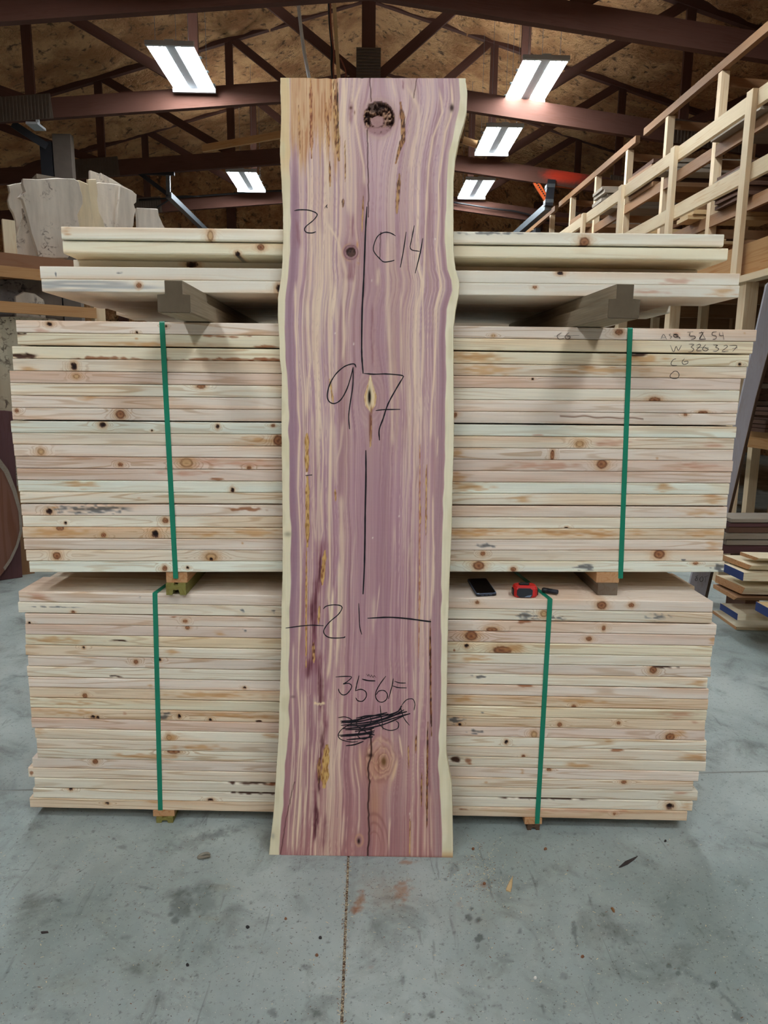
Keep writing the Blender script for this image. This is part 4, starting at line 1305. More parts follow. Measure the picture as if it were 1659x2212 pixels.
    for pts, wd, a in [
        ([(638, 600), (638, 706), (641, 756), (642, 820), (644, 883), (648, 926), (645, 991), (643.5, 1055), (648, 1133), (650, 1224), (648.7, 1315), (644.8, 1418), (643.5, 1484), (647, 1535), (648, 1600), (643.5, 1665), (639.6, 1717), (633, 1795), (630.5, 1850)], 2.2, .9),
        ([(663, 640), (666, 718), (671, 782), (666, 820), (662, 900)], 4, .75),
        ([(711, 480), (711.5, 554), (714, 617), (714, 693), (713, 790)], 2.4, .85),
        ([(700, 470), (728, 516), (739, 554), (748, 590), (742, 655), (744, 731), (739, 790)], 4, .75),
        ([(690, 480), (694, 600), (692, 760)], 4, .5), ([(676, 470), (680, 560), (676, 690)], 3, .5), ([(720, 600), (728, 700), (724, 860)], 4, .55),
        ([(818, 575), (815, 620)], 5, .5), ([(838, 500), (837, 668), (843, 769), (846, 870), (848, 970)], 4, .55),
        ([(866, 620), (867, 860)], 2, .5), ([(898, 480), (899, 668), (896, 840)], 2, .5),
        ([(947, 185), (954, 220), (955, 244), (935, 297), (926, 358), (922, 424), (916.6, 566), (913, 643), (914, 744), (910, 845), (909, 975)], 2.4, .85),
        ([(973, 168), (978, 225), (972.6, 255), (962, 286), (954, 345), (947, 398), (948, 460), (943, 541), (951, 605), (953, 618), (943, 655), (942, 718), (937, 820), (933, 870), (930, 960)], 2.2, .9),
        ([(872, 175), (890, 204), (902, 228), (905, 247), (902, 286), (893, 313), (882, 380)], 4, .6),
        ([(783, 168), (775, 196), (767, 220), (768, 265), (777.6, 318), (785.6, 358), (788, 410)], 3.2, .75), ([(845, 168), (856, 215)], 3, .5),
        ([(646, 310), (646, 398), (650, 470)], 1.6, .6), ([(700, 300), (708, 380), (712, 470)], 3, .6), ([(745, 168), (744, 260), (750, 360), (752, 470)], 4, .7), ([(662, 330), (668, 420), (664, 520)], 3, .5),
        ([(676, 880), (677, 1030), (678.5, 1133), (683, 1180)], 2, .65), ([(692, 890), (699, 978), (694, 1081), (696.6, 1146), (692, 1180)], 2, .8),
        ([(715, 900), (712, 1030), (711, 1094), (712, 1185), (713, 1237), (710, 1289), (716, 1380), (712, 1432), (705, 1480)], 3, .9),
        ([(722, 910), (725, 1060)], 4, .5), ([(736, 1060), (738, 1159), (737, 1289), (730, 1420)], 5, .65), ([(742, 900), (735.5, 965), (725, 1010)], 3, .5),
        ([(935, 1060), (935, 1146), (937, 1185), (935, 1224), (931, 1315), (930, 1350)], 2.4, .85), ([(873, 910), (871.6, 1055), (873, 1200)], 2.5, .4),
        ([(808, 1280), (805, 1380)], 4, .45), ([(821, 1255), (811, 1350)], 1.6, .7), ([(890, 1100), (888, 1300)], 2, .35),
        ([(659, 1480), (660, 1561), (658, 1630)], 2.4, .75), ([(673, 1600), (674.6, 1691), (666, 1790)], 2.4, .5), ([(652, 1690), (645, 1780), (640, 1850)], 2.4, .55), ([(662, 1700), (655, 1850)], 2, .5),
        ([(744, 1740), (737, 1846)], 2.2, .75), ([(764, 1630), (776, 1704), (776, 1769), (772, 1812)], 2.0, .75), ([(843, 1760), (838, 1846)], 2.2, .85),
        ([(861, 1580), (870, 1640)], 1.5, .95), ([(859, 1640), (847, 1690)], 3, .65), ([(917, 1600), (919.6, 1743), (917, 1850)], 2.4, .6), ([(886, 1740), (886, 1850)], 2, .5),
        ([(694, 1755), (690, 1815)], 2.4, .7), ([(684, 1685), (690, 1750)], 3, .5), ([(929, 1700), (932, 1850)], 2, .6), ([(905, 1500), (902, 1700)], 2, .5), ([(716, 1690), (712, 1780)], 1.6, .6), ([(946, 940), (944, 990)], 1.3, .9)]:
        streak(pts, wd, CR, a)
    for pts, wd, a in [([(634, 1380), (632, 1500), (634, 1600), (628, 1700), (620, 1846)], 1.6, .7), ([(652, 1480), (652, 1600), (648, 1700), (640, 1846)], 1.4, .8), ([(667, 1560), (664, 1700), (655, 1800)], 1.2, .8),
                       ([(637, 1560), (636, 1650), (628, 1760)], 1.2, .7), ([(720, 1260), (716, 1340), (712, 1400)], 3.2, .9), ([(733, 1200), (731, 1330), (727, 1450)], 3.0, .6), ([(650, 1700), (646, 1760), (640, 1820)], 2.6, .8), ([(660, 1690), (656, 1770)], 1.4, .8),
                       ([(893, 1440), (894, 1500)], 1.6, .6), ([(900, 1200), (899, 1420), (896, 1560)], 1.6, .5), ([(938, 1200), (936, 1300)], 1.5, .8), ([(680, 1490), (681, 1580)], 2.0, .6), ([(709, 1480), (707, 1560)], 1.4, .5)]:
        streak(pts, wd, (242, 222, 192), a)
    PU = (122, 66, 78)
    DK = (78, 34, 40)
    for pts, wd, a in [([(697, 1160), (689, 1250), (682, 1284), (677, 1320), (678, 1367), (673, 1420), (662, 1470)], 8, .85), ([(690, 1400), (690, 1471), (694, 1535), (700, 1570), (692, 1640), (688, 1680), (684, 1717), (682, 1795), (676, 1830)], 6, .75),
                       ([(704, 1750), (697, 1846)], 4, .6), ([(762, 455), (762, 525)], 7, .5), ([(760, 560), (759, 612)], 7, .55), ([(758, 210), (757, 275)], 3, .5), ([(804, 650), (805, 800)], 3, .45), ([(870, 170), (870, 195)], 3, .5), ([(640, 470), (646, 540)], 5, .4)]:
        streak(pts, wd * 1.2, PU, a, .9)
    for pts, wd, a in [([(695, 1190), (690, 1240), (684, 1270)], 2.0, .8), ([(681, 1280), (676, 1330), (680, 1380)], 2.2, .8), ([(692, 1420), (689, 1500), (692, 1545)], 1.8, .8), ([(702, 1560), (698, 1590), (692, 1640), (689, 1700), (684, 1730)], 2.4, .95), ([(686, 1240), (679, 1300), (674, 1350)], 5, .5), ([(694, 1450), (696, 1540)], 4, .4), ([(685, 1720), (682, 1790), (678, 1820)], 3.0, .85), ([(664, 1470), (672, 1420)], 3, .5)]:
        streak(sorted(pts, key=lambda q: q[1]), wd * 1.3, DK, a, .8)
    # sapwood, tan and discoloured at the top left
    nl = noise2(px / 12, py / 40, 70)
    sl = sstep(1.2, -1.2, px - cl - (noise2(py / 30, 0 * py, 71) - .5) * 3)
    sr = sstep(-1.2, 1.2, px - cr - (noise2(py / 30, 0 * py + 4, 72) - .5) * 3)
    sap = np.array([238, 226, 194.])
    tanw = sstep(430, 330, py)
    put(sl, (236, 224, 192), 1.0)
    put(sl * tanw, (222, 190, 140), 0.75)
    put(sr, (238, 228, 198), 1.0)
    put(np.maximum(sl, sr) * sstep(.5, .9, nl), (216, 204, 166), 0.5)
    put(np.exp(-((px - 622) / 8) ** 2 - ((py - 1154) / 5) ** 2), (160, 150, 120), .8)
    put(np.exp(-((px - 590) / 4) ** 2 - ((py - 1806) / 7) ** 2), (180, 172, 146), .8)
    put(sr * sstep(1835, 1848, py), (200, 150, 90), .5)
    # tan rot stain with fingers running down the grain
    reach = 265 + 95 * noise2(px / 7, 0 * px, 73) + 50 * noise2(px / 2.5, 0 * px + 9, 74)
    tan_m = sstep(735, 722, px) * sstep(cl, cl + 4, px) * sstep(reach + 25, reach - 40, py)
    put(tan_m, (208, 164, 118), 0.85)
    put(tan_m * sstep(.5, .75, noise2(px / 2.4, py / 60, 75)), (182, 124, 84), 0.7)
    put(tan_m * sstep(.6, .8, noise2(px / 2.0, py / 45, 76)), (222, 190, 150), 0.6)

    def rot(pts, wd, col, a, dk, dep=0.0015):
        p = np.array(sorted(pts, key=lambda q: q[1]), float)
        x = np.interp(py, p[:, 1], p[:, 0])
        y0, y1 = p[0, 1], p[-1, 1]
        env = sstep(y0 - 3, y0 + (y1 - y0) * .25, py) * sstep(y1 + 3, y1 - (y1 - y0) * .25, py)
        ed = wd * (0.35 + 0.65 * env) * (0.7 + 0.6 * noise2(py / 9, 0 * py + wd, 77))
        mk = sstep(ed * 1.15, ed * 0.8, np.abs(px - x)) * (py > y0 - 2) * (py < y1 + 2)
        put(mk, col, a)
        fl = noise2(px / 1.6, py / 7, 78)
        put(mk * sstep(.55, .7, fl), dk, .8)
        put(mk * sstep(.45, .25, fl), (226, 190, 120), .45)
        return mk

    BR, GO = (160, 108, 66), (206, 162, 92)
    for args in [([(720, 170), (722, 215)], 3.5, (228, 200, 160), .7, (120, 74, 40)), ([(724, 200), (728, 300), (732, 345)], 6, (176, 126, 78), .8, (96, 56, 30)), ([(728, 170), (731, 330)], 1.3, (70, 42, 26), .8, (40, 24, 16)),
                 ([(671, 172), (673, 340)], 3.6, (178, 112, 72), .7, (120, 64, 40)), ([(704, 225), (711, 315)], 3.0, (170, 112, 70), .7, (110, 64, 40)), ([(716, 170), (714, 260)], 2.4, (186, 126, 84), .7, (130, 76, 46)), ([(645, 230), (648, 330)], 1.6, (186, 130, 84), .6, (130, 80, 46)),
                 ([(745, 305), (746, 390)], 1.4, (176, 130, 80), .7, (100, 60, 30)), ([(712, 350), (713, 400)], 2.0, BR, .8, (90, 50, 30)), ([(785, 425), (782, 500)], 1.6, GO, .7, (120, 70, 36)),
                 ([(865, 222), (870, 260), (871, 300), (862, 325), (855, 352)], 5.0, BR, .9, (62, 36, 24)), ([(863, 378), (860, 415), (857, 460)], 3.6, (168, 122, 80), .9, (80, 50, 34)),
                 ([(663, 938), (663, 1018)], 5.0, GO, .9, (150, 104, 50)), ([(664, 1030), (664, 1180)], 4.6, GO, .9, (140, 96, 46)), ([(662, 1180), (661, 1440)], 2.0, GO, .85, (160, 110, 60)), ([(724, 1058), (725, 1082)], 2.0, GO, .8, (150, 100, 50)),
                 ([(702, 1190), (698, 1230), (696, 1262)], 4.5, GO, .9, (130, 80, 44)), ([(690, 1310), (688, 1345)], 2.6, GO, .8, (120, 70, 40)), ([(677, 1390), (678, 1430)], 4.0, (190, 140, 80), .8, (90, 50, 36)),
                 ([(706, 1610), (703, 1650), (700, 1700)], 8.0, GO, .9, (140, 90, 44)), ([(690, 1640), (689, 1690)], 4.0, (150, 100, 60), .9, (60, 30, 24)), ([(720, 870), (712, 820)], 1.8, GO, .7, (150, 100, 50)),
                 ([(921, 1005), (920, 1155)], 1.6, GO, .8, (140, 90, 46)), ([(908, 1090), (908, 1130)], 1.5, GO, .8, (150, 96, 50)), ([(907, 960), (906, 1300), (904, 1420)], 1.8, (206, 150, 110), .55, (170, 110, 76)),
                 ([(929, 1340), (930, 1480), (932, 1590)], 1.8, (120, 66, 36), .95, (50, 24, 16)), ([(924, 1560), (923, 1640), (922, 1790)], 1.9, (128, 74, 40), .95, (50, 26, 18)), ([(911, 1670), (910, 1740)], 1.6, BR, .85, (90, 50, 30)),
                 ([(899, 1590), (898, 1625)], 1.6, BR, .8, (90, 50, 30)), ([(882, 1610), (883, 1660)], 1.4, GO, .7, (130, 80, 46)), ([(886, 1770), (885, 1850)], 1.5, GO, .6, (130, 80, 46)), ([(802, 900), (800, 965)], 2.6, GO, .6, (120, 70, 40)), ([(741, 432), (741, 446)], 2.4, (110, 66, 50), .8, (60, 34, 30))]:
        mk = rot(*args)
        depth = np.maximum(depth, mk * 0.0016)
    # big rotten knot near the top
    dx, dy = px - 819, py - 256
    r = np.sqrt((dx / 33) ** 2 + (dy / 36) ** 2)
    nk = noise2(px / 4.6, py / 5.2, 80) * .65 + noise2(px / 1.9, py / 2.4, 81) * .35
    ang = np.arctan2(-dy, dx)
    outer = sstep(1.06, .94, r + (nk - .5) * .18)
    lower = sstep(8, 26, dy + (nk - .5) * 10)
    ring = outer * (1 - lower)
    put(sstep(1.5, .9, r), (176, 138, 138), .7)
    put(np.exp(-((r - 1.18) / .1) ** 2), (206, 176, 160), .4)
    put(ring, (128, 92, 74), 1)
    put(ring * sstep(.42, .62, nk), (58, 36, 30), .95)
    put(ring * sstep(.40, .28, nk), (186, 148, 116), .6)
    put(ring * np.exp(-((np.abs(np.sin(r * 11 + (nk - .5) * 2)) - 0) / .25) ** 2), (70, 44, 36), .6)
    put(ring * np.exp(-((r - .9) / .1) ** 2) * sstep(.35, .6, nk), (44, 24, 20), .8)
    inner = sstep(1.1, .85, np.sqrt(((px - 815) / 16) ** 2 + ((py - 262) / 13) ** 2) + (nk - .5) * .2)
    put(inner, (172, 134, 132), .95)
    put(outer * lower, (160, 120, 122), .75)
    side = outer * sstep(.55, .8, np.abs(dx) / 33) * sstep(42, 10, dy)
    put(side * sstep(.42, .6, nk), (52, 30, 26), .9)
    put(side * sstep(.42, .3, nk), (196, 160, 128), .6)
    topd = sstep(1, .5, np.sqrt(((px - 812) / 20) ** 2 + ((py - 232) / 12) ** 2) + (nk - .5) * .5)
    put(topd, (64, 44, 38), .8)
    depth = np.maximum(depth, ring * (.004 + .010 * sstep(.4, .7, nk)) * (1 - inner))
    put(outer * lower * np.exp(-((py - 285) / 4) ** 2) * sstep(.5, .7, nk), (110, 74, 76), .8)
    # small round knot
    dx, dy = px - 758, py - 545
    r = np.sqrt((dx / 12) ** 2 + (dy / 12) ** 2)
    nk = noise2(px / 2.6, py / 2.6, 82)
    put(np.exp(-(dx / 15) ** 2 - (dy / 22) ** 2), (140, 96, 104), .9)
    put(sstep(1.0, .75, r + (nk - .5) * .3), (80, 52, 43), .95)
    put(sstep(.9, .7, r) * sstep(.45, .65, nk), (44, 26, 24), .9)
    put(np.exp(-((r - 1.25) / .12) ** 2), (118, 76, 82), .8)
    put(np.exp(-((r - 1.55) / .14) ** 2) * (dx < 0), (200, 150, 110), .5)
    put(np.exp(-((px - 772) / 2.0) ** 2 - ((py - 528) / 7) ** 2), (206, 150, 90), .8)
    put(np.exp(-((px - 774) / 3.0) ** 2 - ((py - 562) / 8) ** 2) * sstep(.4, .6, nk), (190, 136, 90), .8)
    depth = np.maximum(depth, sstep(1.0, .6, r) * 0.004)
    # the eye
    dx, dy = px - 800, py - 856
    hw_ = np.interp(dy, [-46, -30, 0, 20, 34], [1.2, 4.5, 13.5, 11, 0])
    hw_ = np.where((dy > -46) & (dy < 34), hw_, 0)
    put(np.exp(-(dx / 22) ** 2 - (dy / 44) ** 2), (160, 118, 126), .8)
    eye = sstep(hw_ + .8, hw_ - .8, np.abs(dx)) * (hw_ > .3)
    put(eye, (232, 210, 172), 1)
    put(eye * sstep(hw_ * .55, hw_ * .75, np.abs(dx)) * noise2(px / 1.7, py / 6, 83), (196, 142, 78), .9)
    put(np.exp(-((dx + 2) / 2.6) ** 2 - ((py - 858) / 13) ** 2) * 1.6, (40, 26, 22), 1)
    put(np.exp(-((px - 802) / 2.2) ** 2 - ((py - 886) / 9) ** 2), (150, 100, 62), .9)
    depth = np.maximum(depth, np.exp(-((dx + 2) / 2.6) ** 2 - ((py - 858) / 13) ** 2) * .008)
    for q, aa in ((17, .4), (24, .3), (31, .25)):
        rr = np.sqrt((dx / q) ** 2 + ((py - 862) / (q * 1.9)) ** 2)
        put(np.exp(-((rr - 1) / .07) ** 2) * (np.abs(dx) > 6), (206, 174, 168), aa)
    put(np.exp(-((px - 799.5) / 2.5) ** 2) * sstep(885, 900, py) * sstep(965, 930, py), (126, 74, 56), .8)
    # knot cluster low down
    n5 = noise2(px / 6, py / 9, 84)
    put(np.exp(-((px - 815) / 34) ** 2 - ((py - 1650) / 44) ** 2), (196, 140, 112), .75)
    put(np.exp(-((px - 808) / 14) ** 2 - ((py - 1740) / 50) ** 2), (192, 138, 106), .65)
    for (kx, ky, rx_, ry_, al) in ((828, 1645, 13, 18, .8), (826, 1643, 21, 30, .6), (822, 1640, 31, 48, .5), (799, 1652, 9, 36, .6), (812, 1625, 20, 26, .4)):
        rr = np.sqrt(((px - kx) / rx_) ** 2 + ((py - ky) / ry_) ** 2) + (n5 - .5) * .22
        put(np.exp(-((rr - 1) / .07) ** 2) * (.3 + .9 * n5), (142, 88, 76), al * .75)
        put(np.exp(-((rr - .86) / .06) ** 2), (226, 186, 146), al * .8)
    put(np.exp(-((px - 778 - (py - 1640) * .06) / 3.0) ** 2) * np.exp(-((py - 1645) / 34) ** 2), (228, 192, 158), .8)
    put(np.exp(-((px - 853 + (py - 1660) * .25) / 3.0) ** 2) * np.exp(-((py - 1662) / 26) ** 2), (226, 188, 150), .7)
    put(np.exp(-((px - 818) / 2.0) ** 2) * np.exp(-((py - 1650) / 20) ** 2), (120, 70, 54), .6)
    put(np.exp(-((px - 829) / 5) ** 2 - ((py - 1645) / 9) ** 2) * 1.3, (112, 76, 40), .95)
    put(np.exp(-((px - 800) / 6) ** 2 - ((py - 1632) / 4) ** 2) * 1.2, (72, 42, 30), .9)
    rr = np.sqrt(((px - 776) / 8) ** 2 + ((py - 1815) / 12) ** 2)
    put(np.exp(-((rr - 1) / .25) ** 2), (206, 160, 124), .7)
    put(np.exp(-((px - 775) / 2.6) ** 2 - ((py - 1817) / 5) ** 2) * 1.4, (44, 26, 22), 1)
    for q in (14, 22, 30):
        rr = np.sqrt(((px - 808) / q) ** 2 + ((py - 1830) / (q * 2.4)) ** 2)
        put(np.exp(-((rr - 1) / .06) ** 2) * (px > 800), (140, 84, 80), .45)
    put(np.exp(-((px - 976) / 4) ** 2 - ((py - 233) / 7) ** 2) * 1.3, (64, 44, 38), .95)
    put(np.exp(-((px - 758) / 3) ** 2 - ((py - 233) / 3) ** 2) * 1.2, (96, 60, 52), .9)
    put(np.exp(-((px - 766) / 1.3) ** 2 - ((py - 243) / 4) ** 2), (130, 80, 60), .9)
    put(sstep(14, 10, np.abs(px - 690)) * sstep(3.2, 1.6, np.abs(py - 1520 + (noise2(px / 3, 0 * px, 85) - .5) * 3)), (240, 216, 176), .95)
    for (sx, sy, sh) in ((764, 743, 1.5), (724, 720, 1), (862, 1115, 1.2), (940, 516, 1.4), (805, 1162, 1), (885, 1758, 1), (803, 606, 1)):
        put(np.exp(-((px - sx) / 1.3) ** 2 - ((py - sy) / (1.6 * sh)) ** 2), (244, 238, 226), .9)
    # drying checks
    def crack(pts, wd, a):
        nonlocal depth
        p = np.array(pts, float)
        x = np.interp(py, p[:, 1], p[:, 0]) + (noise2(py / 8, 0 * py + p[0, 0], 86) - .5) * 2.0
        mk = np.exp(-((px - x) / wd) ** 2) * (py > p[0, 1]) * (py < p[-1, 1])
        put(mk, (48, 26, 24), a)
        depth = np.maximum(depth, mk * 0.003)

    crack([(799, 168), (801, 220)], .9, .6)
    crack([(793, 280), (794, 330), (796, 420), (795, 470)], .9, .7)
    crack([(901, 168), (894, 212)], .8, .5)
    crack([(801, 1575), (802, 1610), (801, 1632), (795, 1660), (798, 1690), (795, 1745), (798, 1795), (793, 1854)], 1.5, .95)
    crack([(822, 500), (820, 560)], .7, .5)
    crack([(636, 1690), (620, 1760), (606, 1848)], .8, .45)
    put(np.exp(-((px - 633) / 5) ** 2 - ((py - 1505) / 2.5) ** 2), (110, 78, 82), .7)
    # darker brown along the bottom lip
    put(sstep(1846, 1853, py), (120, 78, 66), .5)
    return np.clip(c, 0, 255), depth


cS, dS = slabpaint(px, py)
D = ((px - W2) / FPX)[..., None] * _rt - ((py - H2) / FPX)[..., None] * _up + _fw
tS = np.dot(SB0 - CAM, SN) / (D @ SN)
PW = CAM + D * tS[..., None]
PW[0, :, 2] = 0.0008
PW = PW - SN * dS[..., None] * (np.minimum(S, 1 - S) > 0.01)[..., None]
ny_, nx_ = S.shape
ro_ = np.array([3.0, 5.0, 1.0])
gS = np.stack([PW @ (_e2 / np.linalg.norm(_e2)) + 3, PW[..., 0] + 5, np.zeros_like(S) + 1], -1)
slab_root = thing('cedar_slab', ((SB0 + SB1) / 2).tolist(), 'tall purple-red live-edge cedar slab with cream edges and marker writing, leaning on the bundles', 'slab')
mb = MB()
mb.add(PW.reshape(-1, 3), [], gS.reshape(-1, 3), [tuple(q) for q in lin(cS).reshape(-1, 3)])
idx = np.arange(nx_ * ny_).reshape(ny_, nx_)
fs = np.stack([idx[:-1, :-1].ravel(), idx[:-1, 1:].ravel(), idx[1:, 1:].ravel(), idx[1:, :-1].ravel()], 1).tolist()
mb.f += [tuple(f) for f in fs]
# rim: round the outline and go back 5 cm
loop = [int(i) for i in np.concatenate([idx[0, :-1], idx[:-1, -1], idx[-1, :0:-1], idx[:0:-1, 0]])]
Vf = np.array(mb.v)
nl_ = len(loop)
prev = loop
for step, (dd, out, cc) in enumerate(((0.006, 0.0015, (226, 212, 178)), (0.03, 0.004, (206, 188, 150)), (0.05, 0.002, (190, 170, 132)))):
    ring = []
    vsn, cn = [], []
    for q in loop:
        p = Vf[q]
        sgn = -1 if (q % nx_) == 0 else (1 if (q % nx_) == nx_ - 1 else 0)
        vsn.append(p - SN * dd + np.array([sgn * out, 0, 0]))
        cn.append(tuple(lin(cc)) if sgn else tuple(lin((168, 122, 112))))
    o = len(mb.v)
    vsn = [np.array([v[0], v[1], max(v[2], 0.0008)]) for v in vsn]
    mb.add(vsn, [], [(v[2] + 3, v[0] + 5, dd + 1) for v in vsn], cn)
    ring = list(range(o, o + nl_))
    for i in range(nl_):
        j = (i + 1) % nl_
        mb.f.append((prev[j], prev[i], ring[i], ring[j]))
    prev = ring
mb.f.append(tuple(prev[::-1]))
mb.build('plank', M['slab'], slab_root)


# --- writing: flat ink ribbons lying on a surface
def smooth(pts, k=4):
    """Catmull-Rom"""
    p = [np.asarray(q, float) for q in pts]
    if len(p) < 3:
        return p
    p = [2 * p[0] - p[1]] + p + [2 * p[-1] - p[-2]]
    out = []
    for i in range(1, len(p) - 2):
        for t in np.linspace(0, 1, k, endpoint=False):
            a, b, c, d = p[i - 1], p[i], p[i + 1], p[i + 2]
            out.append(0.5 * ((2 * b) + (c - a) * t + (2 * a - 5 * b + 4 * c - d) * t * t + (3 * b - a - 3 * c + d) * t ** 3))
    out.append(p[-2])
    return out


def ink(strokes, p0, n, lift, name, mat, parent, label=None):
    mb = MB()
    n = np.asarray(n, float)
    for si, (pts, wd) in enumerate(strokes):
        q = smooth(pts)
        m_ = len(q)
        vs = []
        for i in range(m_):
            d = q[min(i + 1, m_ - 1)] - q[max(i - 1, 0)]
            d = d / (np.linalg.norm(d) + 1e-9)
            s = np.array([-d[1], d[0]])
            ww = wd * 0.57 * (0.55 + 0.45 * min(1, i / 2.0, (m_ - 1 - i) / 2.0 + .2)) * (0.85 + 0.3 * rng.rand())
            for sg in (1, -1):
                w = on_plane(*(q[i] + s * ww * sg), p0, n)
                vs.append(w + n * (lift + si * 0.00002))
        fs = [(2 * i, 2 * i + 1, 2 * i + 3, 2 * i + 2) for i in range(m_ - 1)]
        mb.add(vs, fs)
    return mb.build(name, M[mat], parent, label=label)


def z4(L):
    return [(590 + x / 3.95, 440 + y / 3.95) for x, y in L]


def z5(L):
    return [(580 + x / 3.858, 900 + y / 3.858) for x, y in L]


def z6(L):
    return [(580 + x / 3.858, 1380 + y / 3.858) for x, y in L]


A2 = [(z4([(180, 60), (230, 52), (300, 55), (360, 75), (375, 100), (340, 145), (285, 190), (268, 220), (285, 245), (330, 250), (365, 240)]), 2.0),
      (z4([(440, 42), (452, 18)]), 1.6), (z4([(462, 40), (456, 22), (462, 8)]), 1.6)]
C14 = [(z4([(1045, 275), (1000, 250), (950, 245), (900, 270), (870, 320), (855, 385), (870, 425), (910, 470), (945, 497), (1000, 492), (1035, 483)]), 2.0),
       (z4([(1135, 240), (1112, 400), (1085, 545)]), 2.0), (z4([(1205, 185), (1185, 290), (1172, 385), (1250, 408)]), 1.8), (z4([(1277, 295), (1255, 420), (1212, 595)]), 2.0)]
LINE = [(z4([(800, 25), (790, 200), (782, 400), (775, 600), (768, 750), (760, 900), (756, 1150), (757, 1300), (768, 1450)]), 3.0)]
N97 = [(z4([(708, 1398), (695, 1370), (660, 1370), (600, 1395), (530, 1460), (480, 1550), (462, 1640), (480, 1690), (525, 1705), (580, 1670), (630, 1580), (665, 1470), (683, 1395)]), 2.2),
       (z4([(683, 1395), (680, 1550), (655, 1720), (645, 1820), (652, 1925)]), 2.2), (z4([(775, 1448), (860, 1455), (960, 1452), (1080, 1462), (1115, 1472)]), 2.2),
       (z4([(1115, 1472), (1050, 1580), (980, 1710), (940, 1830), (905, 1930), (908, 2020)]), 2.6), (z4([(875, 1765), (950, 1757), (1085, 1755)]), 2.0)]
LINE2 = [(z5([(308, 490), (365, 486)]), 2.4), (z5([(811, 280), (812, 500), (806, 800), (804, 1000), (799, 1250), (788, 1480)]), 3.0)]
N21 = [(z5([(457, 1603), (480, 1580), (540, 1568), (600, 1575), (612, 1600), (580, 1650), (510, 1710), (465, 1770), (465, 1810), (500, 1838), (560, 1845), (630, 1840), (636, 1830)]), 2.0),
       (z5([(753, 1555), (756, 1650), (760, 1750), (777, 1815)]), 1.8), (z5([(143, 1762), (250, 1747), (350, 1737), (460, 1742)]), 1.9), (z5([(825, 1680), (1000, 1672), (1150, 1682), (1300, 1702), (1355, 1708)]), 2.8)]
N356 = [(z6([(560, 318), (630, 312), (693, 318), (650, 360), (622, 375), (665, 370), (692, 388), (685, 420), (650, 460), (615, 465), (590, 440), (583, 415)]), 1.8),
        (z6([(755, 305), (738, 370), (725, 435)]), 1.8), (z6([(725, 432), (770, 420), (810, 440), (815, 480), (785, 518), (745, 515), (727, 490)]), 1.8), (z6([(780, 335), (830, 347), (890, 350)]), 2.4),
        (z6([(978, 310), (930, 375), (896, 440), (895, 490), (920, 522), (955, 525), (985, 500), (990, 460), (962, 430), (920, 435), (897, 465)]), 1.8),
        (z6([(1040, 330), (1030, 390), (1000, 500)]), 1.8), (z6([(1050, 352), (1090, 366), (1145, 368)]), 1.8), (z6([(1032, 390), (1080, 405), (1152, 408)]), 1.8),
        (z6([(815, 290), (830, 310), (835, 295), (850, 318), (858, 300), (872, 322), (880, 305), (896, 322)]), .8)]
SCR = [(z6(q), 2.6) for q in ([(600, 685), (720, 680), (840, 650), (990, 612)], [(602, 700), (740, 690), (860, 665), (1060, 615), (1112, 555)], [(606, 720), (760, 705), (900, 680), (1100, 620), (1155, 605)],
                              [(620, 748), (760, 735), (900, 705), (1080, 650), (1182, 622)], [(640, 757), (800, 748), (960, 712), (1120, 645)], [(585, 803), (700, 795), (800, 785), (885, 765)],
                              [(600, 812), (740, 802), (880, 780)], [(650, 840), (760, 830), (870, 815)], [(645, 890), (720, 880), (792, 853)], [(610, 692), (740, 672), (880, 640), (1000, 625)],
                              [(640, 728), (800, 716), (930, 680), (1090, 600)], [(720, 770), (820, 758), (880, 742)], [(730, 660), (830, 640), (940, 640)], [(900, 690), (1020, 650), (1130, 590)], [(740, 800), (820, 790), (885, 800)])]
SCR += [(z6(q), 1.6) for q in ([(580, 655), (640, 650), (692, 672), (690, 705), (620, 745), (582, 795), (600, 835), (680, 858), (745, 855)], [(800, 640), (745, 680), (735, 720), (790, 760), (845, 800), (800, 835), (745, 810), (770, 760), (850, 700), (848, 650)],
                               [(930, 555), (940, 650), (955, 755)], [(905, 690), (960, 745), (1020, 762), (1075, 745), (1085, 705), (1060, 680)], [(1100, 560), (1110, 610), (1135, 670), (1175, 720)], [(1110, 552), (1150, 508), (1200, 500), (1220, 540), (1212, 595)])]
for st, lb_ in ((A2, 'handwritten 2 with inch mark'), (C14, 'handwritten C14'), (LINE, 'long marker line'), (N97, 'handwritten 97'), (LINE2, 'marker line and dash'), (N21, 'handwritten 21 between two lines'), (N356, 'handwritten 356F'), (SCR, 'scribbled-out number')):
    ink(st, SB0, SN, 0.0007, 'marker_writing', 'marker', slab_root, lb_)


# crayon lettering on the ends of the upper bundle's boards
def zb3(L):
    return [(1400 + x / 6.405, 560 + y / 6.405) for x, y in L]


def zc(L):
    return [(960 + x / 2.373, 400 + y / 2.373) for x, y in L]


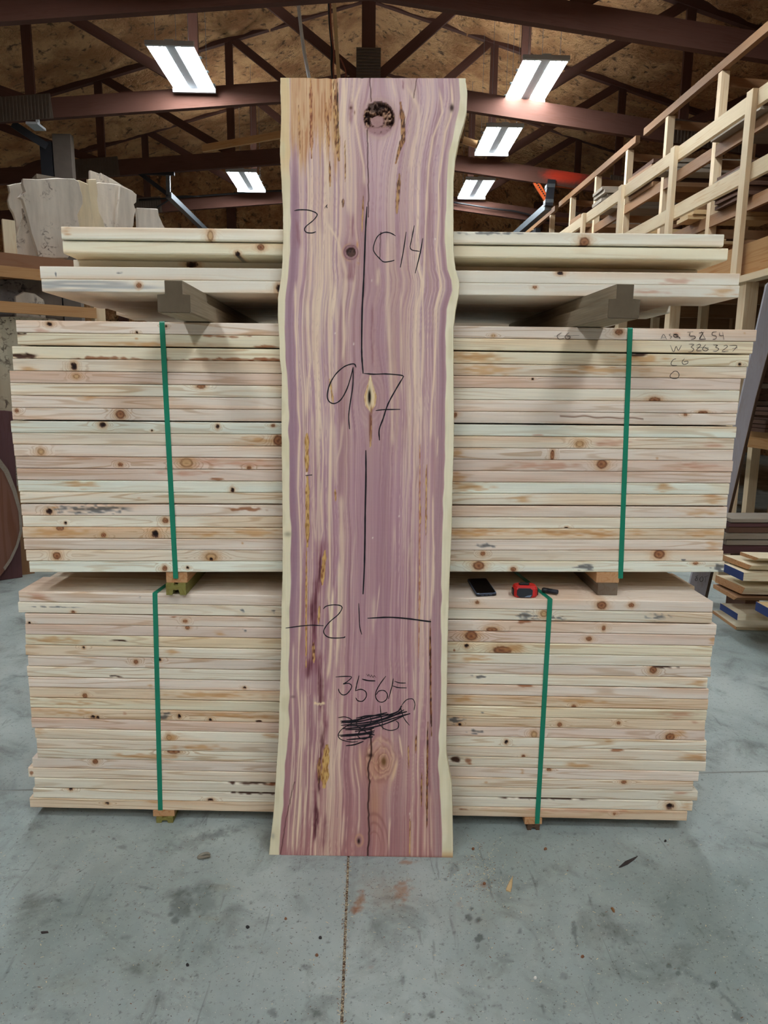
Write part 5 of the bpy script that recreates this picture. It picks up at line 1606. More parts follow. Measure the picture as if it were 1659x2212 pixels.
UN = np.array([UP_PLANE[1], -1.0, 0])
UN /= np.linalg.norm(UN)
UP0 = (0, UP_PLANE[0], 0)
R1 = [(zb3([(175, 1105), (210, 1040), (255, 1110)]), 1.0), (zb3([(185, 1085), (240, 1080)]), .9), (zb3([(312, 1032), (288, 1050), (322, 1072), (300, 1098)]), 1.0),
      (zb3([(345, 1035), (400, 1040), (405, 1075), (360, 1075), (350, 1050), (385, 1045), (395, 1070), (430, 1080), (438, 1105)]), 1.4),
      (zb3([(540, 1010), (620, 1004)]), 1.3), (zb3([(580, 1015), (573, 1060), (640, 1064), (645, 1095), (590, 1112)]), 1.3),
      (zb3([(700, 1022), (755, 1018), (710, 1100), (795, 1105)]), 1.3), (zb3([(735, 1000), (790, 1110)]), 1.3), (zb3([(770, 1000), (706, 1115)]), 1.3),
      (zb3([(945, 1004), (890, 1012), (885, 1050), (935, 1062), (935, 1098), (890, 1110)]), 1.2), (zb3([(985, 1015), (990, 1055), (1042, 1055)]), 1.2), (zb3([(1028, 1010), (1045, 1112)]), 1.2),
      (zc([(600, 757), (577, 772), (588, 790), (612, 786)]), 1.0), (zc([(638, 755), (617, 778), (632, 790), (645, 777), (622, 772)]), 1.0), (zc([(562, 774), (690, 770)]), .9)]
R2 = [(zb3([(305, 1190), (350, 1282), (385, 1205), (415, 1262), (458, 1190)]), 1.1), (zb3([(560, 1175), (630, 1180), (592, 1215), (628, 1242), (600, 1280), (550, 1282)]), 1.1),
      (zb3([(665, 1192), (710, 1176), (720, 1200), (665, 1262), (735, 1268)]), 1.1), (zb3([(795, 1180), (750, 1242), (790, 1270), (830, 1245), (780, 1225)]), 1.1), (zb3([(668, 1217), (835, 1226)]), 1.1),
      (zb3([(895, 1185), (960, 1190), (930, 1215), (975, 1240), (940, 1272), (892, 1270)]), 1.1), (zb3([(1040, 1200), (1080, 1190), (1090, 1215), (1018, 1275), (1108, 1270)]), 1.1),
      (zb3([(1120, 1192), (1225, 1198), (1165, 1278)]), 1.1), (zb3([(1160, 1235), (1235, 1226)]), 1.1)]
R3 = [(zb3([(385, 1378), (345, 1390), (315, 1438), (330, 1468), (398, 1470)]), 1.2), (zb3([(500, 1375), (468, 1420), (488, 1455), (540, 1442), (545, 1410), (490, 1418)]), 1.2)]
R4 = [(zb3([(365, 1545), (312, 1590), (303, 1630), (350, 1650), (410, 1640), (425, 1590), (390, 1550), (340, 1555)]), 1.3)]
for i, st in ((0, R1[:4]), (0, R1[4:9]), (0, R1[9:12]), (0, R1[12:]), (1, R2[:1]), (1, R2[1:5]), (1, R2[5:]), (2, R3[:1]), (2, R3[1:]), (3, R4)):
    ink(st, UP0, UN, 0.0016, 'marker_writing', 'pencil', ub[i][0], 'crayon lettering')


# ================================================================== PHONE, TAPE MEASURE, PEN ON THE LOWER BUNDLE
def rounded(quad, r, k=4):
    """quad of world points (same height) with rounded corners"""
    out = []
    for i in range(4):
        p, a, b = quad[i], quad[i - 1], quad[(i + 1) % 4]
        da, db = (a - p) / np.linalg.norm(a - p), (b - p) / np.linalg.norm(b - p)
        for t in np.linspace(0, 1, k + 1):
            s = (1 - t) ** 2
            e = t ** 2
            out.append(p + da * r * s + db * r * e)
    return out


def lathe_layers(mb, layers):
    """stack of closed outlines with equal counts, capped"""
    n = len(layers[0])
    vs = [p for L in layers for p in L]
    fs = []
    for k in range(len(layers) - 1):
        for i in range(n):
            j = (i + 1) % n
            fs.append((k * n + i, k * n + j, (k + 1) * n + j, (k + 1) * n + i))
    fs.append(tuple(range(n - 1, -1, -1)))
    fs.append(tuple(range((len(layers) - 1) * n, len(layers) * n)))
    mb.add(vs, fs)


def scaleto(out, f, dz):
    c = sum(out) / len(out)
    return [c + (p - c) * f + np.array([0, 0, dz]) for p in out]


ZT = LO_Z[1]
q = [atz(1029, 1289.5, ZT), atz(1073, 1287, ZT), atz(1050, 1254, ZT), atz(1009, 1255.5, ZT)]
o = rounded(q, 0.010)
ph = thing('smartphone', sum(q) / 4, 'black smartphone in a bumper case lying face up on the lower bundle', 'phone')
mb = MB()
lathe_layers(mb, [scaleto(o, .97, .0006), scaleto(o, 1, .002), scaleto(o, 1, .0075)])
mb.build('case', M['black'], ph)
mb = MB()
lathe_layers(mb, [scaleto(o, 1.0, .0076), scaleto(o, 1.0, .0094), scaleto(o, .97, .0102)])
mb.build('bumper_rim', M['phone_rim'], ph)
mb = MB()
lathe_layers(mb, [scaleto(o, .93, .0098), scaleto(o, .925, .0106)])
mb.build('screen', M['screen'], ph)
# port and speaker slots in the lower edge
mb = MB()
e0, e1 = q[0], q[1]
ed = (e1 - e0) / np.linalg.norm(e1 - e0)
nn = np.array([ed[1], -ed[0], 0])
for (t, w) in ((.3, .010), (.5, .009), (.7, .010)):
    c = e0 + (e1 - e0) * t + nn * 0.0002
    mb.beam(c - ed * w / 2 + np.array([0, 0, .0045]), c + ed * w / 2 + np.array([0, 0, .0045]), 0.0008, 0.0022)
mb.build('port', M['phone_rim'], ph)

tc_ = atz(1133, 1287, ZT)
tp = thing('tape_measure', tc_, 'red and dark grey tape measure lying on the lower bundle', 'tape measure')
ax = np.array([1.0, -0.03, 0])
ay = np.array([0.03, 1.0, 0])
W_, D_, H_ = 0.078, 0.050, 0.040


def tl(x, y, z):
    return tc_ + ax * x + ay * y + np.array([0, 0, z + .0006])


def tape_outline(f):
    # D-shaped case seen from above
    pts = [(-.5, -.30), (-.42, -.5), (.40, -.5), (.5, -.36), (.5, .30), (.40, .5), (-.34, .5), (-.5, .34)]
    return [(x * W_ * f, y * D_ * f) for x, y in pts]


mb = MB()
lathe_layers(mb, [[tl(x, y, 0) for x, y in tape_outline(.90)], [tl(x, y, .006) for x, y in tape_outline(1)], [tl(x, y, H_ - .010) for x, y in tape_outline(1)], [tl(x, y, H_ - .002) for x, y in tape_outline(.9)], [tl(x, y, H_) for x, y in tape_outline(.78)]])
mb.build('case', M['red'], tp)
mb = MB()
fr = [(-.36, 0.0), (-.30, .0), (.24, .0), (.24, .0)]
y0 = -D_ / 2
vs = [tl(-.031, y0 - .0035, .010), tl(-.022, y0 - .0035, .002), tl(.016, y0 - .0035, .002), tl(.021, y0 - .0035, .010), tl(.021, y0 - .0035, H_ - .013), tl(.014, y0 - .0035, H_ - .007), tl(-.026, y0 - .0035, H_ - .007), tl(-.031, y0 - .0035, H_ - .014)]
back = [p + ay * .010 for p in vs]
n = 8
mb.add(vs + back, [tuple(range(n)), tuple(range(2 * n - 1, n - 1, -1))] + [((i + 1) % n, i, n + i, n + (i + 1) % n) for i in range(n)])
mb.build('grip_panel', M['grip'], tp)
mb = MB()
vs = [tl(-.006, y0 - .0045, .0035), tl(.014, y0 - .0045, .0035), tl(.018, y0 - .0045, .011), tl(.004, y0 - .0045, .008)]
mb.add(vs + [p + ay * .001 for p in vs], [(0, 1, 2, 3), (7, 6, 5, 4), (1, 0, 4, 5), (2, 1, 5, 6), (3, 2, 6, 7), (0, 3, 7, 4)])
mb.build('scuff_mark', M['scuff'], tp, label='pale scuffed corner')
mb = MB()
o = [(-.020 + .0, -.012), (.010, -.012), (.014, -.004), (.010, .008), (-.016, .008), (-.022, 0)]
lathe_layers(mb, [[tl(x, y, H_ - .001) for x, y in o], [tl(x, y, H_ + .004) for x, y in o], [tl(x * .85, y * .8, H_ + .006) for x, y in o]])
mb.build('lock_button', M['black'], tp)
for sx in (-1, 1):
    mb = MB()
    a = tl(sx * (W_ / 2 + .001), -.014, .016)
    b = tl(sx * (W_ / 2 + .001), .012, .016)
    mb.beam(a, b, .006, .020)
    mb.build('side_bumper', M['black'], tp)

pa_, pb_ = atz(1173, 1281, ZT), atz(1205, 1286, ZT)
pa_[2] = pb_[2] = ZT + 0.0112
pen = thing('marker_pen', ((pa_ + pb_) / 2 - np.array([0, 0, .0112])).tolist(), 'stubby black capped marker lying over the green strap', 'marker')
u_ = (pb_ - pa_) / np.linalg.norm(pb_ - pa_)
mb = MB()
mb.tube([pa_ + u_ * .018, pa_ + u_ * .0185, pb_ - u_ * .002, pb_], [.0075, .0082, .0080, .0068], 14)
mb.build('barrel', M['grip'], pen, smooth=True)
mb = MB()
mb.tube([pa_ - u_ * .004, pa_, pa_ + u_ * .018], [.006, .0088, .0090], 14)
mb.build('cap', M['black'], pen, smooth=True)
mb = MB()
mb.beam(pa_ + u_ * .004 + np.array([0, -.006, .008]), pa_ + u_ * .030 + np.array([0, -.006, .009]), .004, .002)
mb.build('clip', M['black'], pen)


# ================================================================== BITS ON THE FLOOR
def floor_bit(name, pxpts, h, mat, label, cat, group=None):
    pts = [atz(x, y, 0) for x, y in pxpts]
    c = sum(pts) / len(pts)
    mb = MB()
    lathe_layers(mb, [[p + np.array([0, 0, .0005]) for p in pts][::-1], [c + (p - c) * .96 + np.array([0, 0, h * .6 + .0005]) for p in pts][::-1], [c + (p - c) * .6 + np.array([0, 0, h + .0005]) for p in pts][::-1]])
    return mb.build(name, M[mat], None, c, label=label, cat=cat, group=group)


floor_bit('wood_splinter', [(1108, 1893), (1101, 1904), (1093, 1921), (1093, 1925), (1103, 1928), (1106, 1918)], .006, 'light_board', 'pale triangular wood splinter on the floor right of the slab', 'splinter')
floor_bit('bark_flake', [(1336, 1875), (1350, 1862), (1364, 1856), (1378, 1850), (1370, 1858), (1356, 1868), (1342, 1874)], .005, 'bark', 'dark pointed sliver of bark on the floor at right', 'bark')
floor_bit('bark_flake', [(88, 2014), (104, 2013), (105, 2016), (90, 2018)], .004, 'bark', 'short dark bark sliver on the floor at far left', 'bark')
floor_bit('acorn', [(1319, 1963), (1323, 1962), (1328, 1969), (1328, 1972), (1324, 1971)], .007, 'acorn', 'tan seed shell on the floor at right', 'shell')
for (x, y, r, mt, lab) in ((1178, 1835, 4, 'rust_bit', 'orange bark crumb on the floor near the right sticker'), (1022, 1835, 3.5, 'rust_bit', 'orange bark crumb on the floor beside the slab'), (1258, 2068, 4, 'rust_bit', 'brown crumb on the floor at lower right'), (1156, 2114, 4, 'white_bit', 'white oval bit on the floor at lower right'),
                           (535, 2004, 4.5, 'stone', 'black pebble on the floor left of the joint'), (692, 2027, 4, 'stone', 'dark pebble on the floor close to the joint'), (684, 2065, 4, 'rust_bit', 'brown crumb on the floor left of the joint'), (617, 1986, 3, 'rust_bit', 'small brown crumb on the floor left of the slab'),
                           (1046, 1910, 4, 'rust_bit', 'orange crumb in a patch of sawdust right of the slab'), (405, 2086, 4, 'stone', 'dark speck of grit at lower left of the floor'), (1437, 1818, 3, 'stone', 'tiny black speck below the right end of the bundle')):
    k = 9
    r *= .72
    floor_bit('pebble', [(x + r * 1.2 * math.cos(2 * math.pi * i / k) * (0.8 + .4 * rng.rand()), y + r * .8 * math.sin(2 * math.pi * i / k) * (0.8 + .4 * rng.rand())) for i in range(k)], .006, mt, lab, 'crumb', 'crumbs on the floor')
# curled bark ring
cb = atz(443, 1853, 0)
mb = MB()
pts = [cb + np.array([.016 * math.cos(t) * (1 + .1 * t), .009 * math.sin(t), .0068 + .004 * math.sin(t * 1.5)]) for t in np.linspace(.4, 5.6, 18)]
mb.tube(pts, [.003 + .0026 * math.sin(i / 17 * math.pi) for i in range(18)], 7)
mb.build('bark_curl', M['curl'], None, cb, label='curled scrap of bark on the floor left of the slab', cat='bark', smooth=True)
# sawdust and tiny chips nobody could count
mb = MB()
for i in range(2600):
    t = rng.rand()
    if t < .30:
        x, y = JX + rng.normal(0, .006), 1.2 + 1.3 * rng.rand()
    elif t < .42:
        p = atz(1040 + 40 * rng.randn(), 1880 + 40 * rng.randn(), 0)
        x, y = p[0], p[1]
    else:
        x, y = -1.45 + 3.0 * rng.rand(), 1.18 + 1.38 * rng.rand()
    if LO_PLANE[0] - 0.05 < y or (abs(x) < .34 and 2.07 < y < 2.18):
        continue
    a, L, w = rng.rand() * 6.28, .0012 + .004 * rng.rand() ** 3, .0006 + .0009 * rng.rand()
    d, s = np.array([math.cos(a), math.sin(a), 0]) * L, np.array([-math.sin(a), math.cos(a), 0]) * w
    c = np.array([x, y, .0006 if abs(x - JX) > G + .002 else -.001])
    h = np.array([0, 0, .0008])
    mb.add([c - d - s, c + d - s * .4, c + d * .8 + s, c - d + s * .6, c + h], [(0, 1, 4), (1, 2, 4), (2, 3, 4), (3, 0, 4)], None, [tuple(lin((214, 196, 160)) if rng.rand() < .55 else lin((120, 84, 60)))] * 5)
ch = NT('wood_chip')
ch.col(ch.attr('Col', 'Color'))
ch.set(.8, 0, .2)
mb.build('sawdust', ch.m, None, (0, 1.8, 0), label='fine wood chips and sawdust strewn over the concrete floor', cat='sawdust', kind='stuff')

# ================================================================== LEFT: SHELVING WITH MAPLE SLABS
LD = np.array([0.80, 0.60, 0])
LNn = np.array([0.60, -0.80, 0])              # faces the viewer
LP0 = aty(-20, 551, 5.6)


def lp(x, y, back=0.0):
    return on_plane(x, y, LP0 - LNn * back, LNn)


SH_Z = float(lp(60, 556)[2])


def shelf_bar(name, a, b, w, h, mat, parent):
    mb = MB()
    mb.beam(a, b, w, h, (0, 0, 1))
    return mb.build(name, M[mat], parent)


sh = thing('slab_rack', (LP0[0] + .8, LP0[1] + .6, 0), 'wooden shelving at the left back carrying upright maple slabs', 'rack')


def lbar(name, xa, ya, xb, yb, h, w, mat, back=0.0):
    a, b = lp(xa, ya, back + w / 2), lp(xb, yb, back + w / 2)
    z = (a[2] + b[2]) / 2
    a[2] = b[2] = z
    return shelf_bar(name, a, b, w, h, mat, sh)


sc = 5.9 / 1500
lbar('shelf_beam', -120, 553, 420, 600, 25 * sc, .04, 'dk_shelf' if 'dk_shelf' in M else 'rack_brown')
lbar('shelf_beam', -120, 580, 420, 622, 21 * sc, .04, 'shelf', 0.0)
lbar('shelf_beam', -120, 655, 207, 676, 21 * sc, .04, 'shelf')
a = lp(212, 600, .06)
for (xx, nm) in ((212, 'post'), (-110, 'post')):
    p = lp(xx, 672, .09)
    mb = MB()
    mb.beam((p[0], p[1], 0), (p[0], p[1], SH_Z - .02), .09, .09, LD)
    mb.build('post', M['rack'], sh)
# deck of the top shelf
mb = MB()
da, db = lp(-120, 555, .07), lp(430, 600, .07)
mb.beam((da[0], da[1], SH_Z - .045) - LNn * .35, (db[0], db[1], SH_Z - .045) - LNn * .35, .75, .03)
mb.build('deck', M['rack_brown'], sh)
# stud rising from the shelf
mb = MB()
p = lp(20, 510, .20)
mb.beam((p[0], p[1], SH_Z - .03), (p[0], p[1], lp(20, 476, .2)[2]), .09, .04, LNn)
mb.build('stud', M['pale_board'], sh)


def m9(L, dz=0.0):
    return [(x / 4.366, 340 + y / 4.366) for x, y in L]


MAPLE = [
    ('maple', .14, [(215, 200), (360, 206), (540, 196), (700, 200), (745, 230), (760, 300), (780, 370), (780, 435), (745, 500), (730, 545), (745, 620), (770, 730), (640, 950), (500, 950), (365, 940), (345, 850), (300, 720), (270, 590), (240, 480), (215, 400), (185, 375), (240, 320), (215, 250)], 'broad pale maple slab standing in front of the others on the left shelf'),
    ('maple', .25, [(80, 265), (150, 245), (230, 232), (300, 260), (300, 500), (290, 700), (300, 920), (165, 910), (150, 720), (150, 600), (125, 520), (90, 470), (75, 400), (95, 330)], 'pale maple slab with dark burl spots, leftmost behind the broad slab'),
    ('maple', .19, [(215, 480), (290, 560), (320, 720), (370, 935), (130, 915), (140, 840), (170, 700), (225, 560)], 'lower grey maple slab leaning at the left of the broad slab'),
    ('maple_tan', .24, [(690, 215), (750, 215), (830, 250), (850, 370), (870, 520), (905, 720), (910, 900), (720, 900), (700, 560)], 'cream maple slab edge just right of the broad slab'),
    ('maple_tan', .30, [(830, 205), (905, 205), (915, 280), (922, 330), (915, 400), (935, 520), (975, 600), (1000, 720), (1010, 900), (880, 900), (870, 560), (850, 400), (836, 330)], 'narrow cream live-edge maple slab in the middle of the group'),
    ('maple', .36, [(880, 245), (935, 235), (1140, 258), (1150, 420), (1120, 560), (1110, 725), (1110, 900), (960, 900), (930, 540), (890, 400)], 'smooth wide grey maple slab right of the narrow live-edge one'),
    ('maple', .44, [(850, 120), (930, 150), (940, 235), (950, 145), (1060, 205), (1150, 262), (1260, 320), (1150, 420), (900, 420), (850, 260)], 'peaked maple slab rising behind the middle of the group'),
    ('maple', .33, [(1135, 270), (1190, 290), (1240, 310), (1290, 350), (1285, 420), (1262, 440), (1280, 500), (1265, 560), (1260, 640), (1215, 730), (1190, 900), (1100, 900), (1104, 700), (1108, 500), (1125, 370)], 'dark-veined maple slab with a knobbly right edge'),
    ('maple', .55, [(1290, 475), (1400, 480), (1490, 488), (1500, 550), (1540, 640), (1580, 690), (1592, 760), (1592, 940), (1310, 920), (1300, 600)], 'grey maple slab standing alone to the right of the group'),
]
for (mt, back, poly, lab) in MAPLE:
    pts = [lp(x, y, back) for x, y in m9(poly)]
    for p in pts:
        p[2] = max(p[2], SH_Z - .028)
    mb = MB()
    mb.slab(pts[::-1], LNn, .045, .012)
    zmin = min(p[2] for p in pts)
    if zmin > SH_Z + .05:
        pass
    mb.build('maple_slab', M[mt], None, label=lab, cat='slab', group='maple slabs on the left shelf')
# short plank lying across their tops
a, b = lp(74, 382, .32), lp(130, 380, .32)
a[2] = b[2] = float(lp(100, 386.5, .20)[2]) + .02
mb = MB()
mb.beam(a, b, .16, .035)
mb.build('plank', M['grey_board'], None, label='short grey plank lying on top of the maple slabs', cat='board')

# slabs standing below the top shelf
UNDER = [
    ('spalt', .22, [(-90, 604), (60, 604), (130, 607), (140, 650), (130, 700), (-90, 700)], 'dark grey spalted slab under the left shelf', SH_Z - 1.0),
    ('maple', .17, [(20, 660), (34, 640), (52, 631), (75, 634), (95, 648), (110, 690), (30, 720), (10, 720)], 'pale round-topped slab in front of the spalted one', None),
    ('burl', .13, [(-90, 690), (10, 684), (50, 684), (120, 690), (150, 700), (150, 900), (-90, 900)], 'speckled burl slab hanging below the second shelf beam', None),
    ('burl', .20, [(225, 668), (262, 674), (290, 690), (300, 720), (225, 730)], 'burl slab peeping out right of the shelf post', None),
]
for (mt, back, poly, lab, zz) in UNDER:
    pts = [lp(x, y, back) for x, y in poly]
    zmin = min(p[2] for p in pts)
    for p in pts:
        if p[2] < zmin + .25 and lab.find('hanging') < 0:
            p[2] = max(.0008, zmin - .9)
    if 'hanging' in lab:
        for p in pts:
            if p[2] < zmin + .1:
                p[2] = .0008
        lab = 'speckled pale burl slab standing below the second shelf beam'
    mb = MB()
    mb.slab(pts[::-1], LNn, .05, .01)
    mb.build('wood_slab', M[mt], None, label=lab, cat='slab', group='slabs under the left shelf')
p = [lp(x, y, -.05) for x, y in ((-90, 887), (10, 887), (27, 889), (29, 930), (29, 1010), (-90, 1010))]
for v in p:
    if v[2] < lp(0, 1000, -.05)[2]:
        v[2] = .0008
mb = MB()
mb.slab(p[::-1], LNn, .045, .004)
mb.build('wood_slab', M['purple'], None, label='dark purple-brown slab standing behind the round walnut slab', cat='slab', group='slabs under the left shelf')
p = [lp(x, y, -.14) for x, y in ((-90, 900), (-10, 925), (14, 958), (30, 1000), (41, 1045), (44, 1090), (34, 1125), (20, 1155), (6, 1176), (-10, 1196), (-90, 1215))]
zmn = min(v[2] for v in p)
for v in p:
    v[2] += .0008 - zmn
mb = MB()
mb.slab(p[::-1], LNn, .05, .012)
ws = mb.build('wood_slab', M['walnut'], None, label='round-edged brown walnut slab on the floor at the left edge', cat='slab', group='slabs under the left shelf')
mb = MB()
q1 = [lp(x, y, -.145) for x, y in ((-10, 925), (14, 958), (30, 1000), (41, 1045), (44, 1090), (34, 1125), (20, 1155), (6, 1176))]
q2 = [lp(x, y, -.145) for x, y in ((2, 1170), (16, 1150), (30, 1120), (38, 1088), (35, 1048), (22, 1004), (4, 962), (-18, 934))]
for v in q1 + q2:
    v[2] += .0008 - zmn
n = len(q1)
pts = q1 + q2
mb.add([v + LNn * .001 for v in pts], [tuple(range(2 * n))[::-1]])
mb.build('sapwood_edge', M['grey_board'], ws)
mb = MB()
a, b = lp(36, 1130, .05), lp(46, 1130, .05)
mb.beam((a[0], a[1], .0008), (a[0], a[1], lp(36, 1050, .05)[2]), .20, .04, LNn)
mb.build('wood_slab', M['rack_brown'], None, label='brown board standing behind the round walnut slab', cat='board')

# left column, its knee brace and the door tracks
t = thing('steel_column', (-4.45, 11.1, 0), 'dark steel and grey column rising behind the maple slabs', 'column')
ca, cbb = aty(104, 340, 11.1), aty(141, 340, 11.1)
mb = MB()
mb.box((ca[0] - .07, 11.0, 0), (ca[0] + .10, 11.2, aty(104, 310, 11.1)[2]))
mb.build('flange', M['dark_steel'], t)
mb = MB()
mb.box((cbb[0] - .13, 11.0, 0), (cbb[0] + .13, 11.12, aty(141, 318, 11.1)[2] + .15))
mb.build('post', M['post_grey'], t)
mb = MB()
mb.beam(aty(28, 268, 10.9), aty(104, 318, 11.05), .10, .10, (0, 1, 0))
mb.build('brace', M['dark_steel'], t)
mb = MB()
a = aty(74, 270, 10.5)
mb.box((a[0] - .08, 10.42, a[2] - .015), (a[0] + .08, 10.68, a[2] + .015))
mb.box((a[0] - .02, 10.6, a[2] + .02), (a[0] + .02, 10.64, a[2] + .16))
mb.build('white_box', M['fixture'], None, label='small white box under the left end of the second truss', cat='box')  # plain box standing in for an unidentified small white shape

t = thing('door_track', aty(364, 420, 13.3), 'galvanised steel overhead door track at the left back, hung from a triangular bracket', 'track')
a, b, c = aty(299, 372, 13.3), aty(377, 374, 13.3), aty(364, 421, 13.3)
mb = MB()
mb.beam(a, b, .06, .08)
mb.build('bracket_bar', M['dark_steel'], t)
mb = MB()
mb.beam(a, c, .04, .07)
mb.build('bracket_brace', M['dark_steel'], t)
mb = MB()
mb.beam(aty(363, 374, 13.3), c, .07, .05, (0, 1, 0))
mb.build('hanger', M['steel'], t)
mb = MB()
mb.beam(c, (c[0] + .02, YB - .3, c[2]), .10, .10)
mb.build('rail', M['steel'], t)
mb = MB()
mb.beam(aty(420, 450, 17.0) + np.array([0, 0, 0]), aty(440, 450, 17.0), .05, .05)
mb.build('bracket_bar', M['dark_steel'], t)

t = thing('door_track', aty(1184, 448, 13.3), 'dark steel door track at the right back, braced with orange punched angle', 'track')
c = aty(1184, 446, 13.3)
d = aty(1190, 390, 13.3)
mb = MB()
mb.beam(d, c, .14, .14, (0, 1, 0))
mb.build('hanger', M['dark_steel'], t)
for yy_ in (403, 436):
    mb = MB()
    p = aty(1188 - (yy_ - 403) * .1, yy_, 13.3)
    mb.beam(p - np.array([0, 0, .03]), p + np.array([0, 0, .03]), .15, .15, (0, 1, 0))
    mb.build('clamp', M['steel'], t)
mb = MB()
mb.beam(c, (c[0] - .25, YB - .3, c[2] - .05), .12, .12)
mb.build('rail', M['steel'], t)
mb = MB()
mb.beam(c + np.array([.05, 0.9, -.22]), c + np.array([-.08, 4.2, -.30]), .10, .10)
mb.build('spring_tube', M['dark_steel'], t)
for (p, q) in ((aty(1152, 386, 13.3), aty(1180, 430, 13.3)), (aty(1197, 396, 13.3), aty(1250, 404, 13.3))):
    mb = MB()
    mb.beam(p, q, .05, .09, (0, 0, 1))
    br = mb.build('punched_angle', M['orange'], t)
    mb = MB()
    for k in range(10):
        w = p + (q - p) * (k + .5) / 10
        mb.box((w[0] - .012, w[1] - .03, w[2] - .012), (w[0] + .012, w[1] - .0255, w[2] + .012))
    hole = mb.build('hole_row', M['cable'], br)

# loose boards lying across the truss chords
for (pa2, pb2, yv, lab) in (((437, 321), (612, 290), 12.7, 'knotty tan board lying along the third truss left of the slab'), ((1000, 303), (1030, 312), 12.7, 'short tan board end on the third truss right of the slab')):
    mb = MB()
    mb.beam(aty(pa2[0], pa2[1], yv), aty(pb2[0], pb2[1], yv), .05, .11)
    mb.build('lumber_board', M['shelf'], None, label=lab, cat='board')

# cord and cables hanging at the ridge
mb = MB()
mb.tube([aty(x, y, 9.6) for x, y in smooth([(641, -60), (644, 0), (650, 60), (656, 105), (664, 150), (672, 190)], 4)], .022, 7)
mb.build('hanging_cord', M['rope'], None, label='grey-white cord hanging from the ridge left of the centre post', cat='cord', smooth=True)
t = thing('cable_drop', aty(730, 165, 10.4), 'strip of wood with black and orange cables dropping from the ridge', 'cable')
mb = MB()
mb.beam(aty(717, -70, 10.4), aty(733, 190, 10.4), .05, .03, (0, 1, 0))
mb.build('batten', M['light_board'], t)
mb = MB()
mb.tube([aty(x, y, 10.38) for x, y in smooth([(708, -70), (711, 0), (713, 50), (718, 105), (717, 140), (721, 190)], 4)], .022, 7)
mb.build('cable', M['cable'], t, smooth=True)
mb = MB()
mb.tube([aty(x, y, 10.36) for x, y in smooth([(713, -70), (715, 60), (721, 110), (720, 150), (723, 190)], 4)], .012, 6)
mb.build('wire', M['copper'], t, smooth=True)
mb = MB()
mb.tube([aty(x, y, 10.36) for x, y in smooth([(735, 125), (744, 145), (747, 160), (742, 185)], 4)], .010, 6)
mb.build('wire', M['copper'], t, smooth=True)
for k, (pts, yv, r, lab) in enumerate((([(300, 432), (400, 426), (480, 420), (560, 414), (625, 411)], 15.75, .02, 'black cable strung along the farthest truss at left'), ([(980, 437), (1060, 450), (1120, 458), (1190, 478)], 15.75, .02, 'black cable strung along the farthest truss at right'), ([(340, 448), (352, 440), (380, 425), (430, 424)], 15.7, .015, 'dark wire looping down beside the left door track'))):
    mb = MB()
    mb.tube([aty(x, y, yv) for x, y in smooth(pts, 4)], r, 6)
    mb.build('cable', M['cable'], None, label=lab, cat='cable', smooth=True)

# ================================================================== RIGHT: LUMBER RACK AND LOFT
RA = np.array([-0.032, 1.0, 0])
RA /= np.linalg.norm(RA)
RN = np.array([RA[1], -RA[0], 0])


def rp(x, y, X):
    return on_plane(x, y, RN * X, RN)


XG, XI, XJ = 3.13, 3.95, 5.0
rk = thing('lumber_rack', (RN * XI + RA * 6).tolist(), 'tall stud-framed lumber loft along the right wall with pale guard rails', 'rack')
tops = [(1639, 203), (1470, 321), (1353, 405), (1268, 466), (1205, 511)]
T = [float(rp(x, y, XG) @ RA) for x, y in tops]
step = (T[-1] - T[0]) / 4
GT = float(np.mean([rp(x, y, XG)[2] for x, y in tops]))
RIM1, RIM0 = float(rp(1605, 530, XG)[2]), float(rp(1605, 602, XG)[2])


def rpt(X, t, z):
    v = RN * X + RA * t
    return np.array([v[0], v[1], z])


def rbeam(name, X0, t0, z0, X1, t1, z1, w, h, mat, up=(0, 0, 1)):
    mb = MB()
    mb.beam(rpt(X0, t0, z0), rpt(X1, t1, z1), w, h, up)
    return mb.build(name, M[mat], rk)


TS = [T[0] + step * i for i in range(-3, 8)]
for i, t in enumerate(TS):
    rbeam('guard_post', XG - .05, t, RIM0 + .0, XG - .05, t, GT + .02, .085, .04, 'rack', RN)
z1r = float(np.mean([rp(x, y, XG)[2] for x, y in ((1590, 245), (1400, 382), (1250, 487))]))
z2r = float(np.mean([rp(x, y, XG)[2] for x, y in ((1613, 384), (1469, 459), (1307, 534))]))
for k in range(5):
    for z in (z1r, z2r):
        rbeam('guard_rail', XG - .01, TS[2 * k], z, XG - .01, TS[2 * k + 2], z, .038, .12, 'rack')
rbeam('rim_beam', XG + .02, TS[0], (RIM0 + RIM1) / 2, XG + .02, TS[-1], (RIM0 + RIM1) / 2, .06, RIM1 - RIM0, 'rim')
rbeam('ledger', XG - .03, TS[0], RIM0 - .02, XG - .03, TS[-1], RIM0 - .02, .10, .05, 'rack')
for i, t in enumerate(TS):
    rbeam('loft_post', XG, t - .12, 0, XG, t - .12, RIM0 - .045, .10, .10, 'rack', RN)
    rbeam('joist', XG + .05, t - .12, RIM0 + .03, XJ + 1.2, t - .12, RIM0 + .03, .045, .16, 'rack_brown')
rbeam('deck', (XG + XJ + 1.2) / 2 + .03, TS[0], RIM0 + .125, (XG + XJ + 1.2) / 2 + .03, TS[-1], RIM0 + .125, XJ + 1.2 - XG - .05, .03, 'rack_brown')
